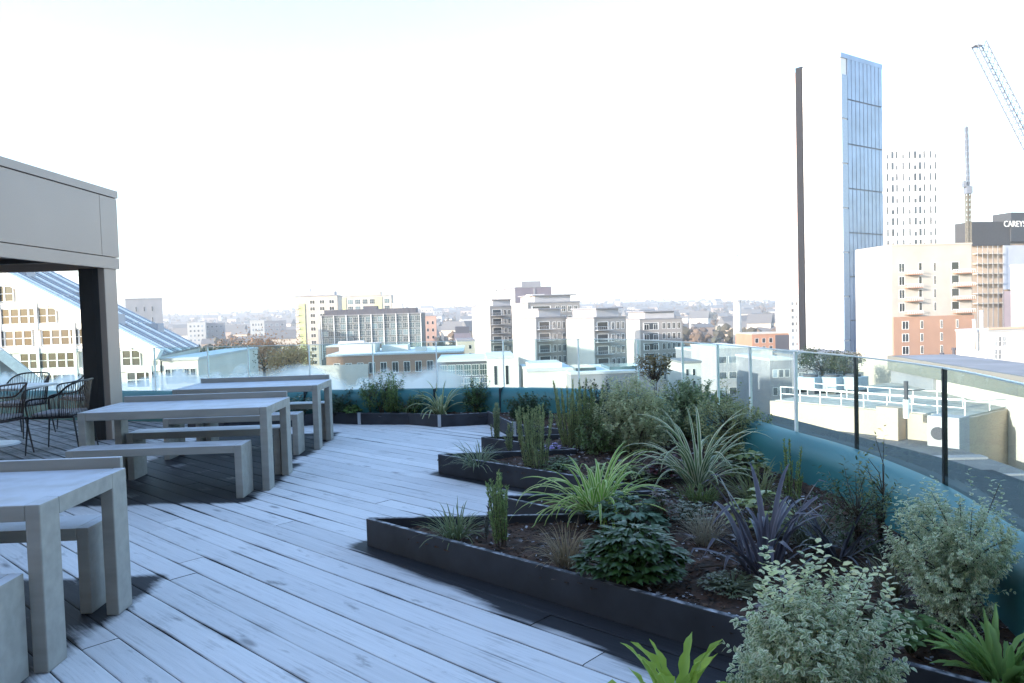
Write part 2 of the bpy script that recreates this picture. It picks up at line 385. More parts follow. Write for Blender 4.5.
def soil_mesh(poly, parent, z=.13, step=.06, name='soil'):
    xs = [p[0] for p in poly]; ys = [p[1] for p in poly]
    x0, x1, y0, y1 = min(xs), max(xs), min(ys), max(ys)
    nx = int((x1-x0)/step)+1; ny = int((y1-y0)/step)+1; idx = {}; mb = MB()
    for i in range(nx+1):
        for j in range(ny+1):
            x = x0+i*step; y = y0+j*step
            zz = z + .030*noise.noise(Vector((x*2.1, y*2.1, 0))) + .022*noise.noise(Vector((x*9, y*9, 3))) + .014*noise.noise(Vector((x*23, y*23, 3)))
            idx[i, j] = len(mb.v); mb.v.append((x, y, zz))
    for i in range(nx):
        for j in range(ny):
            cx = x0+(i+.5)*step; cy = y0+(j+.5)*step
            if inside(poly, cx, cy):
                mb.f.append((idx[i,j], idx[i+1,j], idx[i+1,j+1], idx[i,j+1])); mb.mi.append(0)
    o = mb.build(name, m_soil, parent, smooth=True); return o

bed = empty('raised_planter', (0, 0, 0), label='dark timber planter with saw-tooth front holding the shrub bed along the glass', cat='planter')
inner = [(p.x - .1, p.y - .05) for p in edge]
k_end = next(i for i, p in enumerate(edge) if p.x < far_pts[0][0] + .15)
for a, b in zip(saw[:-1], saw[1:]):
    board('board', a, b, bed)
def shrink_poly(): return [saw[i] for i in range(len(saw))] + [(edge[k_end].x, edge[k_end].y)] + [(p.x, p.y) for p in reversed(edge[8:k_end])]
soil_mesh(shrink_poly(), bed)
for p in (xy(E),):
    s = MB(); s.box((p[0]-.035, p[1]-.035, 0), (p[0]+.012, p[1]+.012, .205)); s.build('corner_post', m_strip, bed)
farbed = empty('far_planter', (0, 0, 0), label='long dark planter at the far glass with pale metal corner strips', cat='planter')
fl = far_pts + far_left
for a, b in zip(fl[:-1], fl[1:]): board('board', a, b, farbed, h=.16)
board('board', fl[-1], (fl[-1][0], 11.2), farbed, h=.16)
fp = fl + [(fl[-1][0], 11.15)] + [(p.x, p.y) for p in reversed(edge) if -4.5 < p.x < far_pts[0][0]]
soil_mesh(fp, farbed, z=.12)
for p in (far_pts[1], far_pts[3]):
    s = MB(); s.box((p[0]-.03, p[1]-.035, 0), (p[0]+.012, p[1]+.01, .165)); s.build('corner_post', m_strip, farbed)
nb = empty('near_planter', (0, 0, 0), label='dark timber planter corner nearest the camera under the pale variegated shrub', cat='planter')
NB = [(.30, 2.42), (1.62, 2.42), (1.62, 1.3), (1.2, 1.45)]
for a, b in zip(NB, NB[1:] + NB[:1]): board('board', a, b, nb)
soil_mesh(NB, nb)

# ------------------------------------------------------------------ parapet band + glass balustrade + outer ledge
m_teal = mat('teal_metal', (.027, .135, .145), .45, var=.12, scale=1.5, spec=.4)
prof = [(-.16, 0.0), (-.16, .30), (-.145, .36), (-.11, .41), (-.06, .44), (0, .45), (.02, .45), (.02, 0.0)]
prof = [(-o, z) for o, z in prof]   # path runs right->left round the far side: left-hand normal points inward
par = empty('parapet_wall', (0, 0, 0), label='smooth teal upstand with rounded top curving round the terrace edge', cat='parapet')
def part_band(i0, i1):
    mb = MB(); mb.sweep([(p.x, p.y) for p in edge[i0:i1+1]], prof); return mb
joints = [0, 80, 88, 96, 104, 112, len(edge) - 1]
for a, b in zip(joints[:-1], joints[1:]):
    o = part_band(a, b).build('panel', m_teal, par, fixn=True); 
    me = o.data
    me.polygons.foreach_set('use_smooth', [True]*len(me.polygons))
    try:
        me.set_sharp_from_angle(angle=R(40))
    except Exception: pass
m_dark = mat('dark_metal', (.02, .024, .028), .4, metal=.3)
for j in joints[1:-1]:
    p = edge[j]; t = (edge[j+1] - edge[j-1]).normalized(); n_ = Vector((-t.y, t.x, 0))
    s = MB(); M = Matrix.Translation(p) @ Matrix.Rotation(math.atan2(t.y, t.x), 4, 'Z')
    s.box((-.009, -.01, .0), (.009, .168, .456), 0, M); s.build('joint', m_dark, par)
bal = empty('glass_balustrade', (0, 0, 0), label='frameless clear glass balustrade standing behind the teal upstand, misted at the far end', cat='balustrade')
m_glass = glass_mat('balustrade_glass', mist=True)
m_gedge = mat('glass_edge', (.10, .20, .20), .15, spec=.8)
m_post = mat('post_metal', (.06, .065, .07), .35, metal=.6)
m_postl = mat('post_metal_pale', (.85, .85, .83), .4)
# arc-length posts
L = [0]
for a, b in zip(edge[:-1], edge[1:]): L.append(L[-1] + (b - a).length)
def edge_at_param(k): return edge[int(round(k))]
post_idx = [0, 9, 24, 32, 40, 48, 53, 58, 64, 72, 80, 88, 96, 104, 112, 116, 120, 124, 128, 136]
post_idx = [i for i in post_idx if i < len(edge)]
def off(i, d):
    p = edge[i]; t = (edge[min(i+1, len(edge)-1)] - edge[max(i-1, 0)]).normalized(); return p + Vector((t.y, -t.x, 0)) * d
for a, b in zip(post_idx[:-1], post_idx[1:]):
    if a == 0: continue
    k = [off(i, .045) for i in range(a, b+1)]
    mb = MB(); path = [(p.x, p.y) for p in k]
    t0 = (Vector(path[1]) - Vector(path[0])).normalized() * .007; t1 = (Vector(path[-1]) - Vector(path[-2])).normalized() * .007
    path[0] = (path[0][0]+t0.x, path[0][1]+t0.y); path[-1] = (path[-1][0]-t1.x, path[-1][1]-t1.y)
    mb.sweep(path, [(-.008, .25), (-.008, 1.10), (.008, 1.10), (.008, .25)])
    gp_ = mb.build('glass_pane', m_glass, bal, fixn=True)
    mb = MB(); mb.sweep(path, [(-.010, 1.1005), (-.010, 1.109), (.010, 1.109), (.010, 1.1005)]); mb.build('top_edge', mat('top_edge_m', (.5, .58, .57), .3), gp_)
for i in post_idx[1:]:
    p = off(i, .045); t = (edge[min(i+1, len(edge)-1)] - edge[i-1]).normalized()
    s = MB(); M = Matrix.Translation(p) @ Matrix.Rotation(math.atan2(t.y, t.x), 4, 'Z'); w_ = .009 if i < 50 else .006; s.box((-w_, -.012, .25), (w_, .012, 1.10), 0, M)
    s.build('post', m_post if i < 36 else m_postl, bal)
# ------------------------------------------------------------------ pots: own building below
m_slate = mat('slate', (.024, .028, .036), .7, var=.25, scale=6)
own = empty('terrace_building', (0, 0, 0), label='dark slate roof edge and walls of the building under the terrace, outside the glass', cat='building')
def offs(d): 
    return [(off(i, d).x, off(i, d).y) for i in range(len(edge))]
s = MB(); s.sweep(edge2, [(-.075, .385), (-.075, -1.0), (-.46, -1.0), (-.46, .35)]); s.build('roof_edge', m_slate, own)
s = MB(); s.sweep(edge2, [(-.485, .335), (-.485, -1.0), (-.80, -1.0), (-.80, .31)]); s.build('gutter_ledge', m_slate, own)
s = MB(); s.prism([(-13, -3.4), (2.6, -3.4)] + offs(.78), -25, -.4); s.build('wall', mat('own_wall', (.25, .23, .21), .8), own)

# ------------------------------------------------------------------ tables and benches
m_comp = add_frost(mat('grey_composite', (.275, .262, .24), .55, var=.13, scale=5, spec=.3, stretch=(.5, 3, 3)), (.52, .56, .64), .85, 7, .3, .6)
YAW = R(1.8)
def make_table(name):
    t = empty(name, rz=YAW)
    # origin = right front corner on the deck; x goes left negative, y to the back
    s = MB(); s.box((-TL+.0655, .002, .662), (-.0655, TD-.002, .734)); s.build('tabletop', m_comp, t, bevel=.006)
    for x0, x1 in ((-.065, 0), (-TL, -TL+.065)):
        for y0, y1 in ((0, .15), (TD-.15, TD)):
            s = MB(); s.box((x0, y0, 0), (x1, y1, .735)); s.build('leg', m_comp, t, bevel=.006)
        s = MB(); s.box((x0+.0006, .1505, .658), (x1-.0006, TD-.1505, .7345)); s.build('end_beam', m_comp, t, bevel=.002)
    s = MB(); s.box((-TL+.03, TD+.002, .66), (-.03, TD+.035, .79)); s.build('back_rail', m_comp, t, bevel=.003)
    return t
def make_bench(name):
    t = empty(name, rz=YAW)
    s = MB(); s.box((-BL+.0625, .001, .385), (-.0625, BD-.001, .449)); s.build('seat', m_comp, t, bevel=.003)
    for x0, x1 in ((-.062, 0), (-BL, -BL+.062)):
        s = MB(); s.box((x0, 0, 0), (x1, BD, .45)); s.build('leg', m_comp, t, bevel=.006)
    return t
tl = ['frosted grey slab table nearest the camera, cut off by the left frame edge', 'frosted grey slab table mid-row, in front of the dark pergola post', 'frosted grey slab table farthest from the camera, before the misted glass']
t0 = make_table('picnic_table')
for i, (x, y) in enumerate(TAB):
    t = t0 if i == 0 else copy_tree(t0)
    t.location = (x, y, 0); tag(t, tl[i], 'table', 'grey slab tables on the deck')
blab = ['grey slab bench on the near side of the nearest table, at the bottom left corner', 'grey slab bench tucked under the far side of the nearest table',
        'grey slab bench standing clear on the near side of the middle table', 'grey slab bench half hidden under the far side of the middle table',
        'grey slab bench on the near side of the farthest table, behind the middle table', 'grey slab bench behind the farthest table beside the planter']
b0 = make_bench('slab_bench')
for i, (x, y) in enumerate(BENCH):
    t = b0 if i == 0 else copy_tree(b0)
    t.location = (x, y, 0); tag(t, blab[i], 'bench', 'grey slab benches by the tables')

# ------------------------------------------------------------------ wire chairs and small white table
m_wire = mat('black_wire', (.012, .012, .014), .4)
m_cush = mat('cushion', (.32, .31, .33), .9)
m_brown = mat('chair_brown', (.035, .022, .02), .6)
def make_chair(name, mframe):
    c = empty(name)
    # faces -x ; seat centre at origin
    w = .27; sd = .24
    s = MB(); ring = [(-sd, -w, .43), (sd, -w+.03, .42), (sd+.02, 0, .42), (sd, w-.03, .42), (-sd, w, .43), (-sd, -w, .43)]
    s.tube(ring, .012); 
    for k in range(7): s.tube([(-sd, -w+.06+k*.08, .425), (sd, -w+.06+k*.08, .415)], .005, 5)
    s.build('seat_frame', mframe, c)
    s = MB(); s.box((-sd+.02, -w+.03, .435), (sd-.02, w-.03, .475)); s.build('cushion', m_cush, c, bevel=.018)
    ctrl = [(-sd, -w, .43), (-sd-.01, -w-.02, .60), (-sd+.06, -w-.03, .645), (.06, -w-.03, .67), (.20, -w-.01, .78), (.30, -w+.06, .83), (.34, 0, .84),
            (.30, w-.06, .83), (.20, w+.01, .78), (.06, w+.03, .67), (-sd+.06, w+.03, .645), (-sd-.01, w+.02, .60), (-sd, w, .43)]
    rail = catmull(ctrl, 5); s = MB(); s.tube(rail, .011); rl_ = s.build('arm_rail', mframe, c)
    n = len(rail)
    for k in range(8, n - 8, 1):
        p = rail[k].lerp(rail[k+1], .0); x = max(-sd+.01, min(sd, p.x * (.95 if p.x < .1 else .78))); y = max(-w+.005, min(w-.005, p.y * .93))
        s = MB(); s.tube([(x, y, .425), (x*.5+p.x*.5, y*.5+p.y*.5, (.425+p.z)/2), p], .0045, 4); s.build('spindle', mframe, rl_)
    for (x, y, x2, y2) in ((-sd, -w, -.28, -.29), (-sd, w, -.28, .29), (sd, -w+.03, .30, -.27), (sd, w-.03, .30, .27)):
        s = MB(); s.tube([(x, y, .425), (x2, y2, 0)], [.012, .008]); s.build('leg', mframe, c)
    return c
ch = make_chair('wire_chair', m_wire)
clabs = ['black wire armchair with pale cushion beside the dark pergola post', 'black wire armchair behind the white table, its curved rail against the left glass', 'black wire armchair farthest from the white table, beside the pergola post and far glass']
for i, (x, y, rz) in enumerate(((-5.42, 9.05, R(8)), (-6.75, 10.35, R(80)), (-6.2, 11.0, R(60)))):
    o = ch if i == 0 else copy_tree(ch); o.location = (x, y, 0); o.rotation_euler = (0, 0, rz); tag(o, clabs[i], 'chair', 'wire chairs around the white table')
br = make_chair('wire_chair', m_brown); br.location = (-6.03, 8.72, 0); br.rotation_euler = (0, 0, R(-8)); tag(br, 'dark brown armchair cut off by the left edge of the picture', 'chair', 'wire chairs around the white table')
tb = empty('pedestal_table', (-6.62, 9.6, 0), label='white square cafe table on a round foot, between the wire chairs', cat='table')
m_white = add_frost(mat('white_laminate', (.55, .56, .57), .5), (.8, .82, .85), .9, 6)
s = MB(); s.box((-.62, -.4, .715), (.62, .4, .745)); s.build('tabletop', m_white, tb, bevel=.01)
s = MB(); s.tube([(0,0,.02),(0,0,.714)], .03, 12); s.build('stem', m_white, tb)
s = MB(); s.tube([(0,0,0),(0,0,.02)], [.30, .28], 28); s.build('foot', m_white, tb)

# ------------------------------------------------------------------ pergola
m_alu = mat('pergola_panel', (.36, .285, .24), .42, var=.05, scale=.8, metal=.15, spec=.4)
m_aludk = mat('pergola_dark', (.030, .029, .030), .5)
pg = empty('pergola', (-5.17, 10.12, 0), label='grey metal pergola with deep panelled fascia on a square post at the left', cat='pergola')
X1, YB, YF = 0.0, 0.0, -7.4
zb, zt = 2.21, 3.24
for y0, y1 in ((-.42, 0), (-2.75, -.428), (-5.08, -2.758), (YF, -5.088)):
    s = MB(); s.box((-.06, y0, zb+.155), (X1, y1, zt-.105)); s.build('fascia_panel', m_alu, pg, bevel=.003)
s = MB(); s.box((-.10, YF, zb+.1), (-.0605, YB-.061, zt-.10)); s.build('fascia_backing', m_aludk, pg)
s = MB(); s.box((-.06, YF, zb), (X1-.004, YB-.002, zb+.146)); s.build('fascia_base', m_alu, pg)
s = MB(); s.box((-.11, YF, zt-.095), (X1+.012, YB+.012, zt)); s.build('coping', m_alu, pg)
s = MB(); s.box((-6.5, YB-.06, zb), (-.064, YB, zt-.105)); s.build('rear_fascia', m_alu, pg)
s = MB(); s.box((-6.5, YF, zb+.25), (-.064, YB-.064, zb+.33)); s.build('roof', m_aludk, pg)
for k in range(9):
    s = MB(); s.box((-6.4, YF+.3+k*.8, zb+.06), (-.07, YF+.38+k*.8, zb+.245)); s.build('soffit_beam', m_aludk, pg)
s = MB(); s.box((-.346, -.36, .0), (-.02, -.06, zb)); post_ = s.build('post', [m_alu], pg, bevel=.006)
s = MB(); s.box((-.345, -.372, .0), (-.10, -.361, zb-.002)); s.box((-.19, -.376, 0), (-.165, -.3725, zb-.002)); s.build('cladding', m_aludk, post_)

# ------------------------------------------------------------------ plants
LEAF = leaf_mat('leaf'); LEAFW = leaf_mat('leaf_waxy', .35, .2)
m_twig = mat('twig', (.06, .042, .03), .8)
def leaves(pos, dr, nr, ln, wd, c_mid, c_edge, fold=.15, curl=.15, lum=None):
    """pos,dr,nr: (n,3); ln,wd: (n,). Returns verts, faces, colours for pointed folded leaves"""
    n = len(pos); dr = dr / np.linalg.norm(dr, axis=1, keepdims=True)
    sd = np.cross(dr, nr); sd /= (np.linalg.norm(sd, axis=1, keepdims=True) + 1e-9); up = np.cross(sd, dr)
    l = ln[:, None]; w = wd[:, None] / 2
    P = np.empty((n, 8, 3))
    P[:, 0] = pos
    P[:, 1] = pos + dr*l*.5 - up*w*fold
    P[:, 2] = pos + dr*l - up*l*curl
    P[:, 3] = pos + dr*l*.30 + sd*w*.92 + up*w*fold
    P[:, 4] = pos + dr*l*.68 + sd*w*.80 + up*w*fold - up*l*curl*.4
    P[:, 5] = pos + dr*l*.30 - sd*w*.92 + up*w*fold
    P[:, 6] = pos + dr*l*.68 - sd*w*.80 + up*w*fold - up*l*curl*.4
    P[:, 7] = pos + dr*l*.80 - up*w*fold*.5 - up*l*curl*.6
    fb = np.array([[0,1,3,3],[3,1,7,4],[4,7,2,2],[0,5,1,1],[5,6,7,1],[6,2,7,7]])
    cm = np.broadcast_to(np.asarray(c_mid, float), (n, 3)); ce = np.broadcast_to(np.asarray(c_edge, float), (n, 3))
    Cc_ = np.empty((n, 8, 4)); Cc_[..., 3] = 1
    for k in range(8): Cc_[:, k, :3] = cm if k in (0, 1, 7) else ce
    if lum is not None: Cc_[..., :3] *= lum[:, None, None]
    fs = []
    for q in fb:
        fs.append([int(x) for x in dict.fromkeys(q.tolist())])
    V = P.reshape(-1, 3); Fs = []
    for i in range(n):
        o = i * 8; Fs += [tuple(o + x for x in f) for f in fs]
    return V, Fs, Cc_.reshape(-1, 4)
def mesh_np(name, V, Fs, C, mt, parent=None, smooth=True):
    me = bpy.data.meshes.new(name); me.from_pydata(V.tolist() if hasattr(V, 'tolist') else V, [], Fs); me.materials.append(mt)
    a = me.attributes.new('Col', 'FLOAT_COLOR', 'POINT'); a.data.foreach_set('color', np.asarray(C, dtype=np.float32).ravel())
    if smooth: me.polygons.foreach_set('use_smooth', [True] * len(me.polygons))
    o = bpy.data.objects.new(name, me); col.objects.link(o)
    if parent: o.parent = parent
    return o
def runit(n): 
    v = rng.normal(size=(n, 3)); return v / np.linalg.norm(v, axis=1, keepdims=True)
def vary(c, n, amt=.2, hue=.08):
    c = np.asarray(c, float)[None]; k = 1 + rng.uniform(-amt, amt, (n, 1)); h = 1 + rng.uniform(-hue, hue, (n, 3)); return np.clip(1.22 * c * k * h, 0.001, .85)

def shrub(name, base, w, h, label, cat='shrub', n_twigs=60, per=14, ll=.02, lw=.012, mid=(.06,.09,.04), edge_c=None, z0=.1, spread=1.0, upright=.4, stems=7, tip=None, group=None, mt=None, d=None, shape='round', twig_len=.12, droop=.1, sprigs=0):
    """branches from the base to twig ends spread through an uneven crown; leaves clustered along each twig"""
    root = empty(name, base, 0, label, cat, group); d = d or w
    edge_c = edge_c or mid
    lobes = [(rng.uniform(-.30, .30), rng.uniform(-.30, .30), rng.uniform(.18, .74), rng.uniform(.26, .42)) for _ in range(9)] + [(0, 0, .4, .46)]
    pos = []; dr = []; ends = []
    for _ in range(n_twigs):
        lx, ly, lz, lr = lobes[rng.integers(len(lobes))]
        u = runit(1)[0]; rad = lr * rng.uniform(.45, 1.0) ** .5
        x, y, z = (lx + u[0]*rad) * w, (ly + u[1]*rad) * d, (lz + u[2]*rad) * h
        if shape == 'column': x *= .7; y *= .7; z = rng.uniform(.1, 1) * h
        z = max(z, z0 * h)
        e = np.array([min(max(x, -w*.55), w*.55), min(max(y, -d*.55), d*.55), min(z, h)]); ends.append(e)
        out = e - np.array([0, 0, h*.35]); out /= np.linalg.norm(out) + 1e-6
        td = out * .8 + np.array([0, 0, upright]) + runit(1)[0] * .35; td /= np.linalg.norm(td)
        tl = twig_len * rng.uniform(.6, 1.3)
        s = np.linspace(-.7, .35, per) ; s += rng.uniform(-.03, .03, per)
        P = e[None] + td[None] * (s * tl)[:, None]; P[:, 2] = np.maximum(P[:, 2], .01)
        a = np.arange(per) * 2.4 + rng.uniform(0, 6); 
        b1 = np.cross(td, [0, 0, 1.0]); b1 /= np.linalg.norm(b1) + 1e-6; b2 = np.cross(td, b1)
        sidev = b1[None] * np.cos(a)[:, None] + b2[None] * np.sin(a)[:, None]
        D = sidev * .8 + td[None] * .5 + runit(per) * .25; D[:, 2] -= droop
        pos.append(P); dr.append(D)
    n0 = sum(len(q) for q in pos)
    for _ in range(sprigs):
        e = np.array([rng.uniform(-.42, .42)*w, rng.uniform(-.3, .3)*d, h*rng.uniform(.90, 1.12)]); ends.insert(0, e)
        td = np.array([rng.uniform(-.35, .35), rng.uniform(-.3, .3), 1.0]); td /= np.linalg.norm(td); k = 11
        P = e[None] + td[None] * (np.linspace(-.9, .1, k) * .11)[:, None]; a = np.arange(k) * 2.4 + rng.uniform(0, 6)
        pos.append(P); dr.append(np.stack([np.cos(a), np.sin(a), np.full(k, .45)], 1))
    pos = np.concatenate(pos); dr = np.concatenate(dr); n = len(pos)
    nr = np.array([0, 0, 1.0])[None] + runit(n) * .45
    ln = ll * rng.uniform(.6, 1.25, n); wd = lw * rng.uniform(.7, 1.2, n); ln[n0:] *= 1.35; wd[n0:] *= 1.35
    cm = vary(mid, n, .25); ce = vary(edge_c, n, .2, .05)
    if tip is not None:
        k = (pos[:, 2] > h * .86) & (rng.random(n) < .6); cm[k] = vary(tip, k.sum(), .15); ce[k] = vary(tip, k.sum(), .15)
    V, Fs, C = leaves(pos, dr, nr, ln, wd, cm, ce)
    mesh_np('foliage', V, Fs, C, mt or LEAF, root)
    s = MB(); order = rng.permutation(len(ends)); 
    hubs = [np.array([rng.uniform(-.12, .12)*w, rng.uniform(-.12, .12)*d, rng.uniform(.25, .5)*h]) for _ in range(stems)]
    for q in hubs: s.tube([(q[0]*.2, q[1]*.2, -.03), (q[0]*.5, q[1]*.5, q[2]*.5), tuple(q)], [.007*max(.5, h/.5), .005*max(.5, h/.5), .004], 5)
    for k in order[:min(len(ends), 70)]:
        e = ends[k]; q = min(hubs, key=lambda p: np.linalg.norm(p - e)); m_ = (q + e) / 2 + runit(1)[0] * .03
        s.tube([tuple(q), tuple(m_), tuple(e)], [.0035, .0025, .0012], 4)
    s.build('stem', m_twig, root); return root

def strap_mesh(n, Lr, wr, tilt, droop, cm, ce, seg=9, base_r=.03, fold=.25, kink=.0, tipc=None, az=None, wave=0.0):
    V = []; Fs = []; C = []
    for i in range(n):
        L_ = rng.uniform(*Lr); w = rng.uniform(*wr); ph = rng.uniform(0, 2*math.pi) if az is None else rng.uniform(*az); th = rng.uniform(*tilt); dp = rng.uniform(*droop)
        rd = np.array([math.cos(ph), math.sin(ph), 0]); sdv = np.array([-math.sin(ph), math.cos(ph), 0])
        p = rd * base_r * rng.random() + sdv * base_r * rng.uniform(-.6, .6); a = th; o = len(V)
        twist = rng.uniform(-.5, .5)
        k1 = 1.18 + rng.uniform(-.18, .18); m_ = np.asarray(cm) * k1; e_ = np.asarray(ce) * (1 + rng.uniform(-.1, .1))
        kk = rng.random() < kink; kat = rng.uniform(.55, .8)
        for q in range(seg + 1):
            t = q / seg
            dirv = rd * math.sin(a) + np.array([0, 0, 1]) * math.cos(a)
            nrm = rd * -math.cos(a) + np.array([0, 0, 1]) * math.sin(a)
            sv = sdv * math.cos(twist * t) + nrm * math.sin(twist * t)
            ww = w * min(1, .55 + t * 2.2) * (1 - t ** 3.2) ** .8 / 2 + .0004
            w1 = wave*math.sin(q*1.9 + i); w2 = wave*math.sin(q*2.1 + i*2)
            V += [p - sv*ww*(1+w1*.5) + nrm*ww*(fold+w1), p - sv*ww*.42 - nrm*0, p + sv*ww*.42, p + sv*ww*(1+w2*.5) + nrm*ww*(fold+w2)]
            cc = m_ if tipc is None or t < .7 else m_ * (1 - (t-.7)/.3) + np.asarray(tipc) * (t-.7)/.3
            C += [[*e_, 1], [*cc, 1], [*cc, 1], [*e_, 1]]
            p = p + dirv * L_ / seg; a += dp / seg * (.35 + 1.5 * t)
            if kk and t > kat: a += 1.1; kk = False
            a = min(a, 2.75)
            if p[2] < .005: p[2] = .005
        for q in range(seg):
            b = o + q * 4
            for c_ in range(3): Fs.append((b+c_, b+c_+1, b+4+c_+1, b+4+c_))
    return np.array(V), Fs, np.array(C)
def tuft(name, base, label, cat, n, Lr, wr, tilt, droop, cm, ce, group=None, mt=None, **k):
    V, Fs, C = strap_mesh(n, Lr, wr, tilt, droop, cm, ce, **k)
    o = mesh_np(name, V, Fs, C, mt or LEAF); o.location = base; return tag(o, label, cat, group)

def rosemary(base, h, w, label, n_st=18, c=(.22, .27, .12), group=None, needle=.024, per_m=480):
    root = empty('upright_rosemary', base, 0, label, 'shrub', group); pos = []; dr = []; s = MB()
    for _ in range(n_st):
        r_ = w / 2 * math.sqrt(rng.random()); a = rng.uniform(0, 6.28); hh = h * rng.uniform(.35, 1.0)
        b = np.array([math.cos(a)*r_*.6, math.sin(a)*r_*.6, 0]); e = np.array([math.cos(a)*r_ + rng.uniform(-.03,.03), math.sin(a)*r_, hh])
        s.tube([tuple(b), tuple((b+e)/2 + np.array([rng.uniform(-.01,.01), 0, 0])), tuple(e)], [.003, .0025, .0012], 4)
        m_ = int(per_m * hh); t = rng.uniform(.08, 1, m_); P = b[None] + (e-b)[None] * t[:, None]
        D = runit(m_); D[:, 2] = np.abs(D[:, 2]) + .75; pos.append(P); dr.append(D)
    pos = np.concatenate(pos); dr = np.concatenate(dr); n = len(pos)
    V, Fs, C = leaves(pos, dr, runit(n), needle*rng.uniform(.7, 1.2, n), .005*np.ones(n), vary(c, n, .3), vary(c, n, .3))
    mesh_np('foliage', V, Fs, C, LEAF, root); s.build('stem', m_twig, root); return root

def rosette(name, base, w, h, label, cat, n, ll, lw, c, group=None, fingers=5, ce=None):
    """hellebore-like: stalks from the ground, each ending in a hand of leaflets"""
    root = empty(name, base, 0, label, cat, group); pos = []; dr = []; nr = []; s = MB()
    for _ in range(n):
        a = rng.uniform(0, 6.28); r_ = w/2 * math.sqrt(rng.random()); z = h * (1 - .55*(r_/(w/2))**2) * rng.uniform(.55, 1)
        e = np.array([math.cos(a)*r_, math.sin(a)*r_, z]); s.tube([(e[0]*.1, e[1]*.1, 0), (e[0]*.5, e[1]*.5, z*.65), tuple(e)], [.004, .003, .002], 4)
        out = np.array([math.cos(a), math.sin(a), .25])
        sdv = np.array([-math.sin(a), math.cos(a), 0])
        for k in range(fingers):
            f = (k - (fingers-1)/2) / fingers * 2.6
            dv = out * math.cos(f) + sdv * math.sin(f) + np.array([0, 0, rng.uniform(-.25, .15)])
            pos.append(e); dr.append(dv); nr.append(np.array([out[0]*.3, out[1]*.3, 1]) + runit(1)[0]*.2)
    pos = np.array(pos); dr = np.array(dr); nr = np.array(nr); m_ = len(pos)
    V, Fs, C = leaves(pos, dr, nr, ll*rng.uniform(.7, 1.2, m_), lw*rng.uniform(.8, 1.15, m_), vary(c, m_, .25), vary(ce or c, m_, .25), curl=.25)
    mesh_np('foliage', V, Fs, C, LEAFW, root); s.build('stem', mat('green_stalk', (.08, .10, .05), .6), root); return root

def fern_clump(base, h, w, label, n=14, c=(.13, .22, .05), wr=(.020, .036), wave=.0, tilt=(.1, 1.05)):
    """lance-shaped bright leaves rising in a rosette"""
    V, Fs, C = strap_mesh(n, (h*.8, h*1.15), wr, tilt, (.4, 1.6), c, tuple(x*1.3 for x in c), seg=14, base_r=.05, fold=.5, wave=wave)
    o = mesh_np('hart_tongue_fern', V, Fs, C, LEAF); o.location = base; return tag(o, label, 'fern', 'bright green ferns')

SZ = .135
def gb(px, py, z=SZ): return ground(px, py, z)
# --- foreground
PITT = dict(mid=(.14, .20, .09), edge_c=(.60, .62, .45), ll=.022, lw=.0155)
shrub('variegated_pittosporum', (.94, 2.36, SZ), .48, .52, 'large pale cream-edged variegated shrub at the bottom of the frame, nearest the camera', n_twigs=640, per=18, sprigs=22, tip=(.50, .52, .29), twig_len=.10, upright=.7, z0=.0, **PITT)
shrub('variegated_pittosporum', gb(950, 622), .43, .54, 'pale variegated rounded shrub against the teal upstand at the right edge', n_twigs=640, per=17, sprigs=24, twig_len=.085, upright=.5, z0=.02, **{**PITT, 'll': .018, 'lw': .0125})
fern_clump((.49, 2.38, SZ), .31, .3, 'bright yellow-green fern at the bottom edge left of the large variegated shrub', n=22, c=(.24, .34, .06), wr=(.035, .055), wave=.45, tilt=(.05, 1.1))
fern_clump(gb(1003, 684), .24, .3, 'bright green lance-leaved fern in the bottom right corner', n=46, c=(.15, .25, .07), wave=.25)
rosette('leafy_perennial', gb(910, 652), .20, .17, 'small mid green leafy plant between the two variegated shrubs', 'plant', 34, .05, .03, (.07, .12, .04), fingers=3)
tuft('brown_sedge', gb(893, 600), 'thin olive brown sedge arching beside the right variegated shrub', 'grass', 70, (.18, .32), (.004, .007), (.1, .9), (.4, 1.6), (.10, .09, .05), (.13, .12, .07))
shrub('heavenly_bamboo', gb(858, 553), .40, .50, 'tall airy dark green shrub with fine sprigs against the teal upstand', n_twigs=120, per=11, ll=.035, lw=.010, mid=(.05, .075, .03), upright=.9, twig_len=.13, z0=.05)
s_ = shrub('heavenly_bamboo', gb(880, 545), .26, .62, 'sparse yellowish sprigs rising above the glass base behind the airy dark shrub', n_twigs=26, per=10, ll=.03, lw=.011, mid=(.16, .17, .06), upright=1.2, twig_len=.16, z0=.4)
tuft('purple_phormium', gb(762, 572), 'dark purple-grey strap-leaved flax with bent blades in the middle of the bed', 'flax', 40, (.32, .66), (.022, .036), (.05, 1.1), (.3, 1.7), (.065, .062, .082), (.15, .14, .18), kink=.7, base_r=.09, seg=12, mt=LEAFW)
tuft('purple_phormium', gb(838, 560), 'smaller dark purple strap-leaved flax leaning toward the teal upstand', 'flax', 26, (.25, .42), (.012, .022), (.3, 1.1), (.3, 1.5), (.045, .043, .055), (.07, .068, .088), kink=.3, base_r=.05, mt=LEAFW)
rosemary(gb(792, 503), .50, .17, 'slender green upright stems against the teal upstand right of the striped flax', 9, (.18, .24, .08), needle=.02)
tuft('striped_phormium', gb(697, 487), 'large grey-green flax with cream striped arching blades in mid bed', 'flax', 54, (.48, .84), (.018, .030), (.05, .95), (.8, 2.5), (.085, .13, .05), (.74, .73, .55), base_r=.06, seg=14, fold=.4)
tuft('striped_phormium', gb(598, 518), 'bright yellow-green striped flax with fountain blades beside the second planter tooth', 'flax', 104, (.30, .64), (.015, .026), (.05, 1.1), (.9, 2.6), (.15, .27, .04), (.68, .71, .38), base_r=.08, seg=14, fold=.4)
